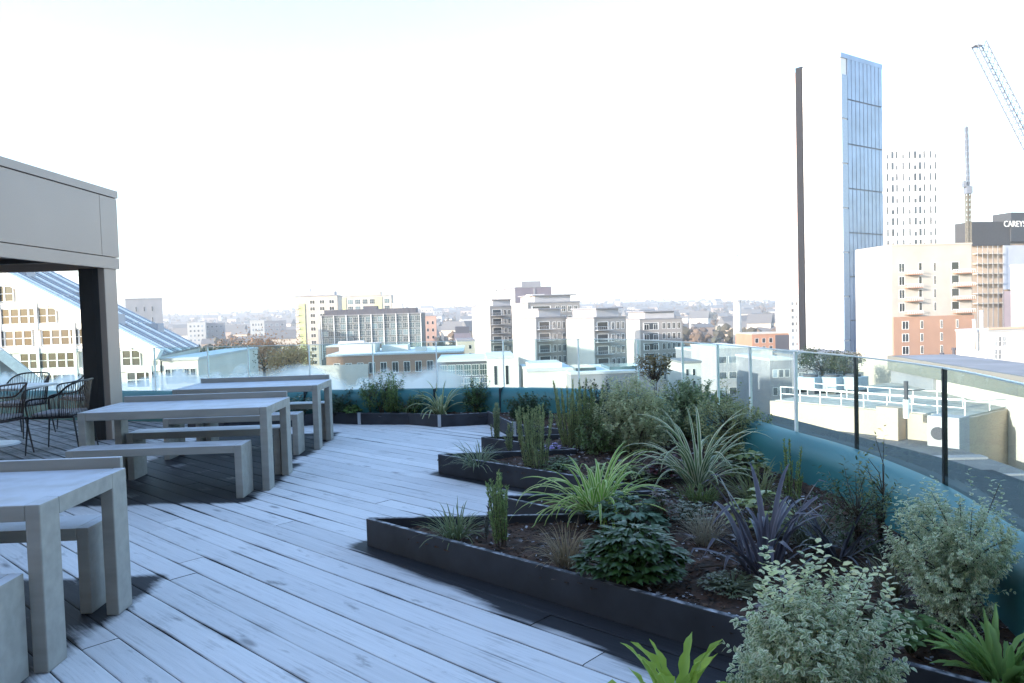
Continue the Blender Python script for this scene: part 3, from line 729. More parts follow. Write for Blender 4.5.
rosette('dark_hellebore', gb(632, 578), .50, .27, 'dense dark green bushy plant close to the front board of the nearest long planter', 'plant', 210, .075, .030, (.028, .058, .014), fingers=5)
rosette('dark_hellebore', gb(630, 530), .42, .22, 'blue-green hand-leaved plant behind the dense dark green one', 'plant', 70, .085, .032, (.07, .12, .075), fingers=5)
tuft('dry_grass', gb(566, 565), 'straw-coloured dry grass tuft left of the dense dark green plant', 'grass', 190, (.12, .27), (.002, .004), (.05, .9), (.2, 1.8), (.20, .15, .09), (.26, .21, .13), base_r=.06)
tuft('dry_grass', gb(706, 545), 'straw-coloured dry grass tuft in front of the purple flax', 'grass', 180, (.12, .27), (.002, .004), (.05, .9), (.2, 1.6), (.20, .17, .12), (.26, .23, .16), base_r=.06)
rosemary(gb(501, 545), .43, .15, 'upright green rosemary at the tip of the nearest long planter tooth', 20, (.20, .27, .11), per_m=520)
rosemary(gb(486, 540), .24, .04, 'single grey rosemary spike at the planter tip left of the upright rosemary', 2, (.13, .14, .13), per_m=800)
tuft('green_sedge', gb(455, 538), 'low green sedge tuft at the tip of the nearest long planter tooth', 'grass', 120, (.12, .26), (.005, .009), (.1, 1.15), (.4, 1.8), (.11, .15, .07), (.24, .27, .15), base_r=.07)
# --- middle teeth
tuft('green_sedge', gb(478, 466), 'pale green sedge tuft spilling over the third planter tooth', 'grass', 90, (.16, .36), (.006, .011), (.3, 1.25), (.6, 2.0), (.10, .14, .075), (.30, .32, .22), base_r=.08)
rosemary(gb(536, 470), .56, .34, 'upright grey-green rosemary clump on the third planter tooth', 40, (.23, .27, .13))
rosemary(gb(510, 452), .30, .10, 'short sparse rosemary behind the pale sedge on the third tooth', 8, (.18, .22, .11))
rosemary(gb(573, 449), .68, .34, 'tallest upright rosemary clump in front of the teal far upstand', 46, (.23, .27, .12))
rosemary(gb(590, 447), .62, .30, 'upright rosemary right behind the tallest rosemary clump', 30, (.19, .24, .10))
rosemary(gb(496, 441), .42, .12, 'thin rosemary stems left behind the grey-green clump', 16, (.20, .24, .13))
shrub('green_shrub', gb(603, 453), .42, .32, 'mid green small-leaved shrub behind the bright striped flax', n_twigs=130, per=12, ll=.035, lw=.017, mid=(.085, .12, .04))
shrub('grey_pittosporum', gb(636, 446), .80, .66, 'broad grey-green shrub in the middle of the bed below the apartment blocks', n_twigs=800, per=16, ll=.032, lw=.018, mid=(.22, .24, .12), edge_c=(.42, .43, .25), upright=.6, twig_len=.13, z0=.0)
shrub('grey_pittosporum', gb(694, 436), .74, .74, 'grey-green shrub right of the broad one, touching the glass', n_twigs=720, per=16, ll=.032, lw=.018, mid=(.11, .15, .065), edge_c=(.19, .23, .11), upright=.6, twig_len=.13, z0=.0)
shrub('grey_pittosporum', gb(728, 455), .62, .50, 'smaller olive grey shrub in front of the glass corner behind the striped flax', n_twigs=420, per=15, ll=.030, lw=.016, mid=(.17, .185, .075), edge_c=(.26, .27, .13), upright=.6, twig_len=.12, z0=.0)
shrub('bronze_shrub', gb(655, 425), .50, 1.0, 'tall bare twigs with bronze leaves above the broad grey shrub', n_twigs=60, per=9, ll=.05, lw=.025, mid=(.15, .11, .045), upright=1.4, z0=.72, twig_len=.18)
shrub('dark_evergreen', gb(528, 420), .48, .36, 'dark green rounded shrub in front of the far teal upstand', n_twigs=240, per=12, ll=.035, lw=.020, mid=(.03, .055, .022))
shrub('dark_evergreen', gb(602, 420), .55, .46, 'very dark shrub between the tall rosemary and the grey shrub', n_twigs=240, per=12, ll=.035, lw=.020, mid=(.022, .04, .022))
shrub('yellow_green_shrub', gb(725, 425), .45, .62, 'loose yellow-green sprigs standing by the glass corner', n_twigs=55, per=10, ll=.045, lw=.016, mid=(.16, .18, .04), upright=1.2, twig_len=.16, z0=.3)
# --- ground layer
rosette('dark_red_heuchera', gb(672, 478), .34, .20, 'dark red low leafy plant left of the cream striped flax', 'plant', 60, .06, .05, (.060, .022, .024), fingers=3)
rosette('dark_red_heuchera', gb(664, 530), .16, .30, 'bronze upright stem plant behind the blue-green hand-leaved plant', 'plant', 40, .05, .018, (.065, .04, .026), fingers=4)
tuft('low_sedge', gb(700, 500), 'low fresh green grassy cushion below the cream striped flax', 'grass', 140, (.08, .16), (.005, .009), (.1, 1.2), (.4, 1.6), (.10, .14, .045), (.15, .19, .07), base_r=.12)
rosette('low_groundcover', gb(650, 478), .40, .08, 'low olive ground cover in front of the dark red plant', 'plant', 80, .035, .02, (.07, .085, .04), fingers=3)
rosette('low_groundcover', gb(733, 590), .32, .08, 'low olive mat behind the front board, left of the large variegated shrub', 'plant', 110, .026, .012, (.06, .07, .03), fingers=3)
rosette('low_groundcover', gb(745, 480), .30, .25, 'yellow-green broad-leaved plant behind the purple flax', 'plant', 46, .08, .05, (.14, .17, .05), fingers=3)
fl = rosette('purple_flower', gb(553, 452), .14, .10, 'small clump of lilac flowers between the rosemary and the bright flax', 'flower', 26, .028, .018, (.32, .26, .50), fingers=5)
# --- far planter
shrub('dark_evergreen', gb(341, 414, .12), .42, .34, 'dark rounded shrub at the left end of the far planter', n_twigs=200, per=12, ll=.035, lw=.020, mid=(.035, .06, .03))
rosette('leafy_perennial', gb(353, 415, .12), .22, .15, 'small bright green plant beside the pale corner strip of the far planter', 'plant', 50, .05, .032, (.10, .17, .04), fingers=4)
shrub('green_shrub', gb(382, 414, .12), .62, .62, 'loose fresh green shrub in the far planter below the orange-walled roofs', n_twigs=170, per=12, ll=.04, lw=.018, mid=(.075, .12, .035), upright=.9, z0=.05)
rosemary(gb(392, 414, .12), .56, .25, 'upright rosemary stems on the right of the loose green shrub, far planter', 26, (.18, .26, .09))
tuft('striped_phormium', gb(440, 414, .12), 'pale striped flax fountain in the far planter', 'flax', 60, (.34, .62), (.016, .028), (.2, 1.1), (1.0, 2.5), (.17, .22, .09), (.75, .74, .5), base_r=.08, fold=.4)
shrub('green_shrub', gb(476, 413, .12), .40, .52, 'leafy green shrub at the right end of the far planter by the teal joint', n_twigs=130, per=12, ll=.035, lw=.018, mid=(.055, .095, .03), upright=.9)
shrub('green_shrub', gb(408, 414, .12), .40, .26, 'low bright green shrub left of the pale striped flax', n_twigs=110, per=12, ll=.035, lw=.018, mid=(.065, .10, .03))
fb = (-3.55, 10.65, .12)
rosette('agave_rosette', (-3.0, 10.6, .12), .40, .30, 'grey-green rosette seen under the farthest table', 'plant', 60, .09, .035, (.10, .13, .10), fingers=4)
tuft('aloe_spikes', (-3.95, 10.65, .12), 'dark spiky plant showing above the farthest table against the misted glass', 'plant', 22, (.35, .68), (.018, .03), (.0, 1.1), (.1, 1.8), (.06, .09, .075), (.11, .14, .11), base_r=.05)
rosette('agave_rosette', (-3.45, 10.55, .12), .40, .25, 'second grey-green rosette under the farthest table, left of the first', 'plant', 50, .08, .03, (.09, .12, .09), fingers=4)
# --- filling between the larger plants
rosette('low_groundcover', gb(615, 480), .45, .14, 'soft yellow-green cover behind the bright striped flax', 'plant', 120, .04, .022, (.17, .20, .06), fingers=3)
tuft('green_sedge', gb(755, 500), 'olive sedge clump behind the purple flax, below the slender green stems', 'grass', 110, (.16, .34), (.005, .008), (.1, 1.1), (.4, 1.8), (.13, .15, .06), (.22, .23, .11), base_r=.08)
rosette('low_groundcover', gb(685, 520), .40, .12, 'grey-leaved ground cover between the blue-green plant and the dry grass', 'plant', 110, .035, .016, (.13, .14, .10), fingers=3)
tuft('green_sedge', gb(810, 545), 'dark arching sedge between the purple flax and the airy dark shrub', 'grass', 110, (.18, .36), (.005, .008), (.2, 1.2), (.4, 1.9), (.075, .085, .05), (.13, .14, .09), base_r=.07)
rosette('low_groundcover', gb(560, 470), .35, .12, 'low dark green cover at the foot of the tall rosemary', 'plant', 80, .035, .018, (.07, .11, .045), fingers=3)
rosette('leafy_perennial', gb(760, 530), .34, .24, 'broad pale green leaves half hidden behind the purple flax', 'plant', 40, .09, .045, (.19, .22, .07), fingers=3)
rosette('low_groundcover', gb(880, 625), .30, .10, 'brown-green leafy litter plant under the right variegated shrub', 'plant', 70, .03, .015, (.10, .09, .05), fingers=3)
# --- bark chips, dead leaves and frost crumbs on the soil
def mulch():
    V = []; Fs = []; C = []; polys = [shrink_poly(), fp, NB]; r_ = np.random.default_rng(9)
    for pi, (poly, n) in enumerate(zip(polys, (13000, 1200, 600))):
        xs = [p[0] for p in poly]; ys = [p[1] for p in poly]; k = 0
        while k < n:
            x = r_.uniform(min(xs), max(xs)); y = r_.uniform(min(ys), max(ys))
            if pi == 0: y = min(ys) + (max(ys) - min(ys)) * r_.random() ** 1.5
            if not inside(poly, x, y): continue
            k += 1
            zz = (.13 if pi != 1 else .12) + .030*noise.noise(Vector((x*2.1, y*2.1, 0))) + .022*noise.noise(Vector((x*9, y*9, 3))) + .014*noise.noise(Vector((x*23, y*23, 3))) + .004
            de = min(seg_dist(x, y, a, q)[0] for a, q in FRONTS)
            l = r_.uniform(.008, .028); w = l * r_.uniform(.25, .6); a = r_.uniform(0, 6.28); t1, t2 = r_.uniform(-.35, .35, 2)
            ca, sa = math.cos(a), math.sin(a); o = len(V)
            for u, v in ((-1, -1), (1, -1), (1, 1), (-1, 1)):
                V.append((x + (u*l*ca - v*w*sa)/2, y + (u*l*sa + v*w*ca)/2, zz + u*l*t1/2 + v*w*t2/2))
            for u, v in ((-1, -1), (1, -1), (1, 1), (-1, 1)):
                V.append((x + (u*l*ca - v*w*sa)/2, y + (u*l*sa + v*w*ca)/2, zz + u*l*t1/2 + v*w*t2/2 - .003))
            Fs += [(o, o+1, o+2, o+3), (o+4, o+7, o+6, o+5), (o, o+4, o+5, o+1), (o+1, o+5, o+6, o+2), (o+2, o+6, o+7, o+3), (o+3, o+7, o+4, o)]
            fr = r_.random() < (.75 if de < .12 else .09)
            cc = np.array((.34, .35, .40)) * r_.uniform(.6, 1.2) if fr else np.array([(.05, .022, .012), (.03, .018, .012), (.085, .05, .03), (.018, .012, .01)][r_.integers(4)]) * r_.uniform(.6, 1.3)
            C += [[*cc, 1]] * 8
    o = mesh_np('bark_mulch', np.array(V), Fs, C, leaf_mat('mulch_m', .9, .0), smooth=False); tag(o, 'dark bark chips and frosted crumbs scattered over the planter soil', 'mulch', kind='stuff')
mulch()
# twig lying on the soil
s = MB(); q0 = gb(700, 573); q1 = gb(737, 575); s.tube([(q0.x, q0.y, .165), ((q0.x+q1.x)/2, (q0.y+q1.y)/2, .18), (q1.x, q1.y, .17)], .006, 6); o = s.build('fallen_twig', m_twig); tag(o, 'thin bare twig lying across the dark soil', 'twig')
# ------------------------------------------------------------------ city
GZ = -25.0
def wallm(n, c, **k): return mat('wall_' + n, c, k.pop('rough', .75), scale=k.pop('scale', .25), var=k.pop('var', .08), **k)
w_white = wallm('white', (.56, .53, .49)); w_cream = wallm('cream', (.47, .41, .34)); w_grey = wallm('grey', (.24, .24, .26))
w_dark = wallm('dark', (.07, .07, .085)); w_brick = wallm('brick', (.38, .20, .13)); w_orange = wallm('orange', (.34, .205, .145))
w_tan = wallm('tan', (.48, .37, .28)); w_pale = wallm('pale', (.38, .37, .38)); w_purple = wallm('purple', (.17, .15, .18))
w_green = wallm('lime', (.50, .52, .26)); w_beige = wallm('beige', (.41, .375, .33))
m_pane = mat('pane', (.028, .036, .043), .12, var=.5, scale=.35, spec=.7)
def pane_random(m_):
    n = m_.node_tree; b_ = n.nodes['Principled BSDF']; src = b_.inputs['Base Color'].links[0].from_socket
    oi = n.nodes.new('ShaderNodeObjectInfo'); cr_ = n.nodes.new('ShaderNodeValToRGB'); e = cr_.color_ramp.elements
    e[0].position = 0; e[0].color = (.35, .35, .38, 1); e[1].position = 1; e[1].color = (2.0, 2.0, 2.0, 1)
    e2 = cr_.color_ramp.elements.new(.62); e2.color = (1.1, 1.1, 1.1, 1); e3 = cr_.color_ramp.elements.new(.85); e3.color = (1.4, 1.4, 1.4, 1)
    n.links.new(oi.outputs['Random'], cr_.inputs[0]); mx = n.nodes.new('ShaderNodeMix'); mx.data_type = 'RGBA'; mx.blend_type = 'MULTIPLY'; mx.inputs[0].default_value = 1
    n.links.new(src, mx.inputs[6]); n.links.new(cr_.outputs[0], mx.inputs[7]); n.links.new(mx.outputs[2], b_.inputs['Base Color'])
pane_random(m_pane)
m_paneg = mat('pane_green', (.07, .11, .12), .12, var=.45, scale=.35, spec=.7)
m_panel = mat('pane_light', (.20, .23, .26), .15, var=.5, scale=.4, spec=.7)
pane_random(m_paneg); pane_random(m_panel)
m_fr = mat('window_frame', (.75, .74, .72), .5); m_roofg = mat('roof_felt', (.22, .22, .23), .9, var=.2, scale=.3)
m_roofw = add_frost(mat('roof_pale', (.45, .45, .46), .9, var=.1, scale=.3), (.75, .77, .8), .8, .4, .3, .6)
m_steel = mat('steel_grey', (.35, .36, .38), .5, metal=.3); m_wht = mat('white_paint', (.78, .78, .76), .5)

def win_mesh(key, pm, bars=(1, 1), frame=.07, sill=False):
    """unit window facing -y, spanning x,z 0..1"""
    k = ('win', key)
    if k in MATS: return MATS[k]
    b = MB(); b.box((.02, -.02, .02), (.98, .10, .98), 0)
    f = frame
    b.box((0, -.06, 0), (f, .1, 1), 1); b.box((1-f, -.06, 0), (1, .1, 1), 1); b.box((f, -.06, 0), (1-f, .1, f*.8), 1); b.box((f, -.06, 1-f*.8), (1-f, .1, 1), 1)
    for i in range(1, bars[0]): b.box((i/bars[0]-f*.35, -.05, f*.8), (i/bars[0]+f*.35, -.021, 1-f*.8), 1)
    for i in range(1, bars[1]): b.box((f, -.045, i/bars[1]-f*.3), (1-f, -.0215, i/bars[1]+f*.3), 1)
    o = b.build('window', [pm, m_fr]); me = o.data; bpy.data.objects.remove(o); MATS[k] = me; return me
W_PL = lambda: win_mesh('plain', m_pane, (1, 1), .05)
W_2 = lambda: win_mesh('two', m_pane, (2, 1), .06)
W_22 = lambda: win_mesh('grid', m_pane, (2, 2), .05)
W_G = lambda: win_mesh('green', m_paneg, (3, 2), .03)
W_L = lambda: win_mesh('light', m_panel, (2, 2), .05)
W_S = lambda: win_mesh('strip', m_panel, (1, 1), .04)
WCOUNT = {}; ROOF = {}
def put(me, root, face, wd, u, v, w, h, name='window', dep=1.0):
    """place a shared mesh on a face of a building: F = local y=0 facing -y, L = local x=0 facing -x, R = x=wd facing +x"""
    c = WCOUNT.setdefault(root.name, [0, None]); 
    if c[0] >= 96: return None
    c[0] += 1
    o = bpy.data.objects.new(name, me); col.objects.link(o); o.parent = root
    if face == 'F': o.location = (u, 0, v)
    elif face == 'L': o.location = (0, u + w, v); o.rotation_euler = (0, 0, -math.pi/2)
    else: o.location = (wd, u, v); o.rotation_euler = (0, 0, math.pi/2)
    o.scale = (w, dep, h); return o
def grid(me, root, face, wd, u0, u1, v0, v1, nc, nr, fw=.6, fh=.6, name='window', skip=0.0, dep=1.0):
    cw = (u1-u0)/nc; chh = (v1-v0)/nr
    for r in range(nr):
        for c in range(nc):
            if skip and rng.random() < skip: continue
            put(me, root, face, wd, u0 + cw*(c+.5-fw/2), v1 - chh*(r+.5+fh/2), cw*fw, chh*fh, name, dep)
def plan_hit(px, C, dx, dy):
    """distance along (dx,dy) from C to the plan ray through pixel column px (taken at the horizon)"""
    d = ray(px, 318); rx, ry = d.x, d.y
    den = dx * ry - dy * rx
    return (rx * C.y - ry * C.x) / den
def blk(name, label, cat, xl, xc, xr, ytop, Y, ang, wm, roof=None, zbase=GZ, group=None, d=None, w=None, parapet=.0, left_mat=None):
    """a block whose nearest corner stands at pixel column xc, depth Y; its front runs right to xr and its left side back to xl"""
    P = at(xc, ytop, Y); a = R(ang); C = Vector((P.x, P.y)); h = P.z - zbase
    W_ = w if w else plan_hit(xr, C, math.cos(a), math.sin(a))
    D_ = d if d else plan_hit(xl, C, -math.sin(a), math.cos(a))
    root = empty(name, (C.x, C.y, zbase), a, label, cat, group)
    b = MB(); b.box((0, 0, 0), (W_, D_, h), 0)
    b.build('wall', [wm], root)
    b = MB(); b.box((-.12, -.12, h+.003), (W_+.12, D_+.12, h+.35+parapet)); ROOF[root.name] = b.build('roof', [roof or wm], root)
    root['dims'] = [W_, D_, h]; del root['dims']
    return root, W_, D_, h
def zpx(py, px, P): pass
def vz(root, px, py, Y): return at(px, py, Y).z - root.location.z
def part(root, name, mt, *boxes, bevel=0):
    for q in boxes:
        b = MB(); b.box(*q); o = b.build(name, mt, ROOF.get(root.name, root) if name in ('roof_plant','attic','roof_terrace','roof_canopy','penthouse','roof_light','tank','flue','upper_storey','roof_step','crown') else root, bevel=bevel)
    return o
def balcony_mesh(key, slab, rail, w, d):
    k = ('bal', key, round(w, 1), round(d, 1))
    if k in MATS: return MATS[k]
    b = MB(); b.box((0, -d, 0), (w, 0, .18), 0); b.box((0, -d, .9), (w, -d+.05, 1.0), 1); b.box((0, -d, .9), (.05, 0, 1.0), 1); b.box((w-.05, -d, .9), (w, 0, 1.0), 1)
    n = max(3, int(w / .5))
    for i in range(n + 1): b.box((i*(w-.04)/n, -d+.005, .18), (i*(w-.04)/n+.04, -d+.04, .9), 1)
    o = b.build('balcony', [slab, rail]); me = o.data; bpy.data.objects.remove(o); MATS[k] = me; return me
def balconies(root, face, wd, u, w, d, v0, nr, st, slab, rail):
    me = balcony_mesh(slab.name + rail.name, slab, rail, w, d)
    for r in range(nr):
        o = bpy.data.objects.new('balcony', me); col.objects.link(o); o.parent = root
        if face == 'F': o.location = (u, 0, v0 + r*st)
        elif face == 'L': o.location = (0, u + w, v0 + r*st); o.rotation_euler = (0, 0, -math.pi/2)

# --- terrain: city ground rising to far hills
def terrain():
    mb = MB(); nx, ny = 120, 90
    for j in range(ny + 1):
        y = -200 + (j / ny) ** 2.2 * 6200
        for i in range(nx + 1):
            x = (i / nx - .5) * 2 * (900 + max(0, y) * 1.0)
            rise = max(0, min(1, (y - 900) / 2600)); rise = rise * rise * (3 - 2 * rise)
            z = GZ + rise * (44 + 20 * noise.noise(Vector((x*.0007, y*.0005, 2))) + 16 * noise.noise(Vector((x*.0025, y*.002, 7)))) 
            if y > 3600: z -= (y - 3600) * .02
            mb.v.append((x, y, z))
    for j in range(ny):
        for i in range(nx):
            a = j*(nx+1)+i; mb.f.append((a, a+1, a+nx+2, a+nx+1)); mb.mi.append(0)
    m_ = mat('terrain_m', (.075, .060, .045), .95, var=.3, scale=.02, c2=(.12, .085, .06))
    o = mb.build('ground', m_, smooth=True); tag(o, kind='structure'); return o
terr = terrain()

# --- unseen building added behind the terrace, sized to keep it in shade
sh = empty('unseen_shade_building', (0, -3.6, GZ), label='unseen building behind the terrace, added to keep it in shade', cat='building')
part(sh, 'wall', w_tan, ((-62, -12, 0), (9, 0, 25 + 8.4)))
part(sh, 'roof', m_roofg, ((-62.2, -12.2, 33.403), (9.2, .2, 33.7)))
for i in range(14): put(W_22(), sh, 'F', 9, -60 + i*5, 26.2, 3.2, 2.0)

# --- glazed sloping building at the far left
def slope_house(name, label, Y, pf0, pf1, pb1, wm, roofm, zb):
    """gable facing the camera: roof falls from pf0 to eave pf1 (pixels), back eave at pb1"""
    a = at(*pf0, Y); b = at(*pf1, Y); zl = b.z
    # back offset : same height as b
    d = ray(*pb1); k = (zl - EYE.z) / d.z if abs(d.z) > 1e-4 else Y*1.3
    bk = EYE + d * k
    return a, b, bk
a, b_, bk = slope_house('x', '', 100, (0, 276), (160, 357), (200, 348), None, None, GZ)
dep = Vector((bk.x - b_.x, bk.y - b_.y)); dlen = min(dep.length, 45); dep.normalize()
rootg = empty('glazed_office', (b_.x, b_.y, GZ), 0, 'white framed office with a long sloping glazed roof at the far left', 'building')
def G(x, z, k=0): return (x - b_.x + dep.x*k, 0 + dep.y*k, z - GZ)
sl = (a.z - b_.z) / (b_.x - a.x)      # roof fall per metre
xl_ = b_.x - 46; zt_ = b_.z + sl * 46
s = MB()
f0 = [G(xl_, GZ), G(b_.x, GZ), G(b_.x, b_.z), G(xl_, zt_)]; f1 = [G(xl_, GZ, dlen), G(b_.x, GZ, dlen), G(b_.x, b_.z, dlen), G(xl_, zt_, dlen)]
s.face(f0); s.face([f0[1], f1[1], f1[2], f0[2]]); s.face(f1[::-1]); s.face([f0[0], f0[3], f1[3], f1[0]]); s.face([f0[0], f1[0], f1[1], f0[1]])
s.build('wall', [w_white], rootg)
m_roofgl = mat('roof_glazing', (.33, .31, .32), .6, var=.3, scale=.4, spec=.6)
s = MB(); nrm = Vector((sl, 0, 1)).normalized() * .35
s.v += [f0[3], f0[2], f1[2], f1[3]] + [tuple(Vector(p) + nrm) for p in (f0[3], f0[2], f1[2], f1[3])]
s.f += [(4,5,6,7), (0,1,5,4), (1,2,6,5), (2,3,7,6), (3,0,4,7)]; s.mi += [0]*5
s.build('roof', [m_roofgl], rootg)
s = MB(); s.bar(Vector(f0[3]) + nrm*1.0 + Vector((0, -.4, 0)), Vector(f0[2]) + nrm*1.0 + Vector((0, -.4, 0)), 1.1, 1.5); s.build('verge_beam', [m_wht], rootg)
# glazing bars on the roof slope
for k in range(1, 14):
    s = MB(); p = Vector(f0[3]).lerp(Vector(f1[3]), k/14) + nrm*1.05; q = Vector(f0[2]).lerp(Vector(f1[2]), k/14) + nrm*1.05
    s.bar(p, q, .35 if k % 3 else .7, .25); s.build('glazing_bar', [m_steel if k % 3 else m_wht], rootg)
for k in range(1, 6):
    s = MB(); p = Vector(f0[3]).lerp(Vector(f0[2]), k/6) + nrm*1.05; q = Vector(f1[3]).lerp(Vector(f1[2]), k/6) + nrm*1.05
    s.bar(p, q, .2, .22); s.build('purlin', [m_steel], rootg)
for (kx, ky, wq) in ((.52, .35, 3.0), (.66, .55, 4.5), (.80, .30, 3.5), (.86, .75, 3)):
    p = Vector(f0[3]).lerp(Vector(f0[2]), kx).lerp(Vector(f1[3]).lerp(Vector(f1[2]), kx), ky) + nrm*1.2
    s = MB(); s.box((p.x-wq/2, p.y-1, p.z-1), (p.x+wq/2, p.y+1, p.z+.5)); s.build('roof_vent', [w_pale], rootg)
# storeys of windows on the gable
fy = -.02
m_spand = mat('spandrel', (.80, .76, .70), .6)
rowz = [at(60, y, 100).z - GZ for y in (284, 307, 329, 352, 374, 396)]; hgt = 2.15
wl = win_mesh('tall', m_pane, (1, 2), .07); cnt = 0
for r, z in enumerate(rowz):
    z1 = z; z0 = z - hgt
    s = MB(); s.box((-46, -.25, z1+.02), (0 if z1 < b_.z-GZ else -(z1 + GZ + .9 - b_.z)/sl, -.0, z1 + .75))
    s.build('storey_band', [m_spand], rootg)
    lim = -.8 if z1 < (b_.z-GZ) else -(z1 + .5 + GZ - b_.z)/sl + .3
    x = lim - 1.2; i = 0
    while x > -22.5 and cnt < 98:
        if i % 7 != 6 and not (-9.6 < x < -5.2):
            o = bpy.data.objects.new('window', wl); col.objects.link(o); o.parent = rootg; o.location = (x, -.02, z0); o.scale = (1.18, 2.0, hgt); cnt += 1
        x -= 1.22; i += 1
for i in range(5):
    x = -1.2 - i*4.88
    part(rootg, 'column', m_wht, ((x-.18, -.40, 0), (x+.18, -.26, min(rowz[0]+.5, b_.z-GZ - x*sl - 1.0))))
# low eaves block continuing right of it
r_, w_, d_, h_ = blk('eaves_block', 'low white building with flat eaves at the foot of the sloping glazed office', 'building', None, 162, 196, 361, 100, 4, w_white, m_roofw, d=30)
grid(W_22(), r_, 'F', w_, .3, w_-.3, h_-6, h_-.8, 5, 2, .8, .8)
# nearer small sloped glass roof, bottom left
a2, b2, k2 = slope_house('y', '', 62, (-10, 345), (46, 393), (60, 384), None, None, GZ)
r2 = empty('glass_roofed_hall', (b2.x, b2.y, GZ), R(33), 'smaller blue-grey sloping glass roof in shade behind the wire chairs', 'building')
sl2 = 1.05; hh = b2.z - GZ
s = MB(); s.face([(-20,0,0),(0,0,0),(0,0,hh),(-20,0,hh+20*sl2)]); s.face([(0,0,0),(0,14,0),(0,14,hh),(0,0,hh)]); s.face([(-20,0,0),(-20,0,hh+20*sl2),(-20,14,hh+20*sl2),(-20,14,0)]); s.face([(0,14,0),(-20,14,0),(-20,14,hh+20*sl2),(0,14,hh)]); s.build('wall', [m_panel], r2)
s = MB(); s.face([(-20,-.3,hh+20*sl2+.05),(.3,-.3,hh+.05),(.3,14.3,hh+.05),(-20,14.3,hh+20*sl2+.05)]); s.face([(-20,14.3,hh+20*sl2-.3),(.3,14.3,hh-.3),(.3,-.3,hh-.3),(-20,-.3,hh+20*sl2-.3)]); s.face([(-20,-.3,hh+20*sl2-.3),(.3,-.3,hh-.3),(.3,-.3,hh+.05),(-20,-.3,hh+20*sl2+.05)]); s.build('roof', [m_roofgl], r2)
s = MB(); s.bar((-20, -.5, hh+20*sl2), (.3, -.5, hh), .3, .7); s.build('verge_beam', [m_wht], r2)

# --- left middle distance
r_, w_, d_, h_ = blk('office_slab', 'plain pale block standing behind the sloping glazed roof', 'building', None, 125, 163, 299.5, 260, 25, w_pale, d=20)
grid(W_PL(), r_, 'F', w_, 2, w_-2, h_-9, h_-1.5, 3, 2, .12, .5)
for (x0, x1, yt, Yq, mm, lb) in ((187, 205, 323, 620, w_white, 'white far-off block left of a grey one, beyond the sloping roof'), (204, 224, 323.5, 640, w_grey, 'grey far-off block right of a white one, beyond the sloping roof'),
                                 (250, 264, 321, 560, w_white, 'narrow white far-off tower left of the lime-striped tower'), (262, 286, 321.5, 600, w_grey, 'grey far-off slab right beside the narrow white tower')):
    r_, w_, d_, h_ = blk('distant_block', lb, 'building', None, x0, x1, yt, Yq, 19, mm, d=18)
    grid(W_S(), r_, 'F', w_, 1, w_-1, h_-20, h_-1, 4, 5, .5, .45)
r_, w_, d_, h_ = blk('striped_tower', 'cream apartment tower with a lime-yellow stripe of panels', 'building', None, 295, 338, 297, 330, 4, w_cream, m_roofg, d=14)
grid(W_2(), r_, 'F', w_, 5.2, w_-.4, h_-33, h_-1, 3, 11, .55, .55)
part(r_, 'lime_panel', w_green, ((1.6, -.3, h_-32), (4.0, -.01, h_-3)))
balconies(r_, 'F', w_, .0, 1.5, 1.2, h_-32, 10, 3.0, m_wht, m_steel)
part(r_, 'roof_plant', w_pale, ((2, 2, h_+.36), (w_-1.5, 8, h_+2.2)), ((4, 3, h_+2.21), (6, 5, h_+3.6)))
r_, w_, d_, h_ = blk('lime_tower', 'lime and glass tower top rising behind the dark glazed block', 'building', None, 341, 392, 297, 420, 4, w_cream, m_roofg, d=14)
grid(W_G(), r_, 'F', w_, 3, w_-.5, h_-20, h_-1, 6, 5, .75, .7)
part(r_, 'lime_panel', w_green, ((w_-9, -.3, h_-19), (w_-5.2, -.01, h_-.5)), ((.4, -.3, h_-19), (2.6, -.01, h_-.5)))
part(r_, 'roof_plant', w_cream, ((5, 2, h_+.36), (w_-6, 9, h_+2.6)), ((14, 3, h_+2.61), (17, 5, h_+4.2)))
part(r_, 'flue', m_steel, ((-3.2, 1, h_-10), (-2.2, 2, h_+3.2)))
r_, w_, d_, h_ = blk('glazed_block', 'long dark green-glazed block with white fins and slate attic', 'building', None, 320, 422, 316.5, 300, 2, wallm('greenblack', (.10, .115, .115)), m_roofg, d=16)
grid(W_G(), r_, 'F', w_, .5, w_-.5, h_-16.5, h_-.4, 16, 6, .86, .78)
part(r_, 'attic', w_dark, ((1.5, 1.0, h_+.36), (w_-2.5, 12, h_+2.4)), ((17, 2, h_+2.41), (22, 8, h_+3.6)))
for k in range(9): part(r_, 'fin', m_wht, ((.4 + k*(w_-1)/8, -.55, h_-17), (.62 + k*(w_-1)/8, -.13, h_+.2)))
part(r_, 'lit_end_wall', w_white, ((-.9, -.3, 0), (-.01, 10, h_-3)))  # white sheet painted in for the sun on the left end
part(r_, 'tank', w_white, ((w_-12, 4, h_+2.41), (w_-8, 8, h_+4.4)))
r_, w_, d_, h_ = blk('brick_block', 'pinkish brick tower end right of the dark green-glazed block', 'building', None, 424, 436, 317, 340, 5, wallm('pink', (.46, .30, .24)), d=14)
grid(W_PL(), r_, 'F', w_, .4, w_-.4, h_-14, h_-1, 2, 4, .4, .45)
r_, w_, d_, h_ = blk('slate_block', 'small dark hipped block beyond, left of the pale apartment blocks', 'building', None, 454, 470, 334, 480, 3, w_purple, d=12)
part(r_, 'hip_roof', w_dark, ((.8, .8, h_+.36), (w_-.8, 11, h_+4.5)))
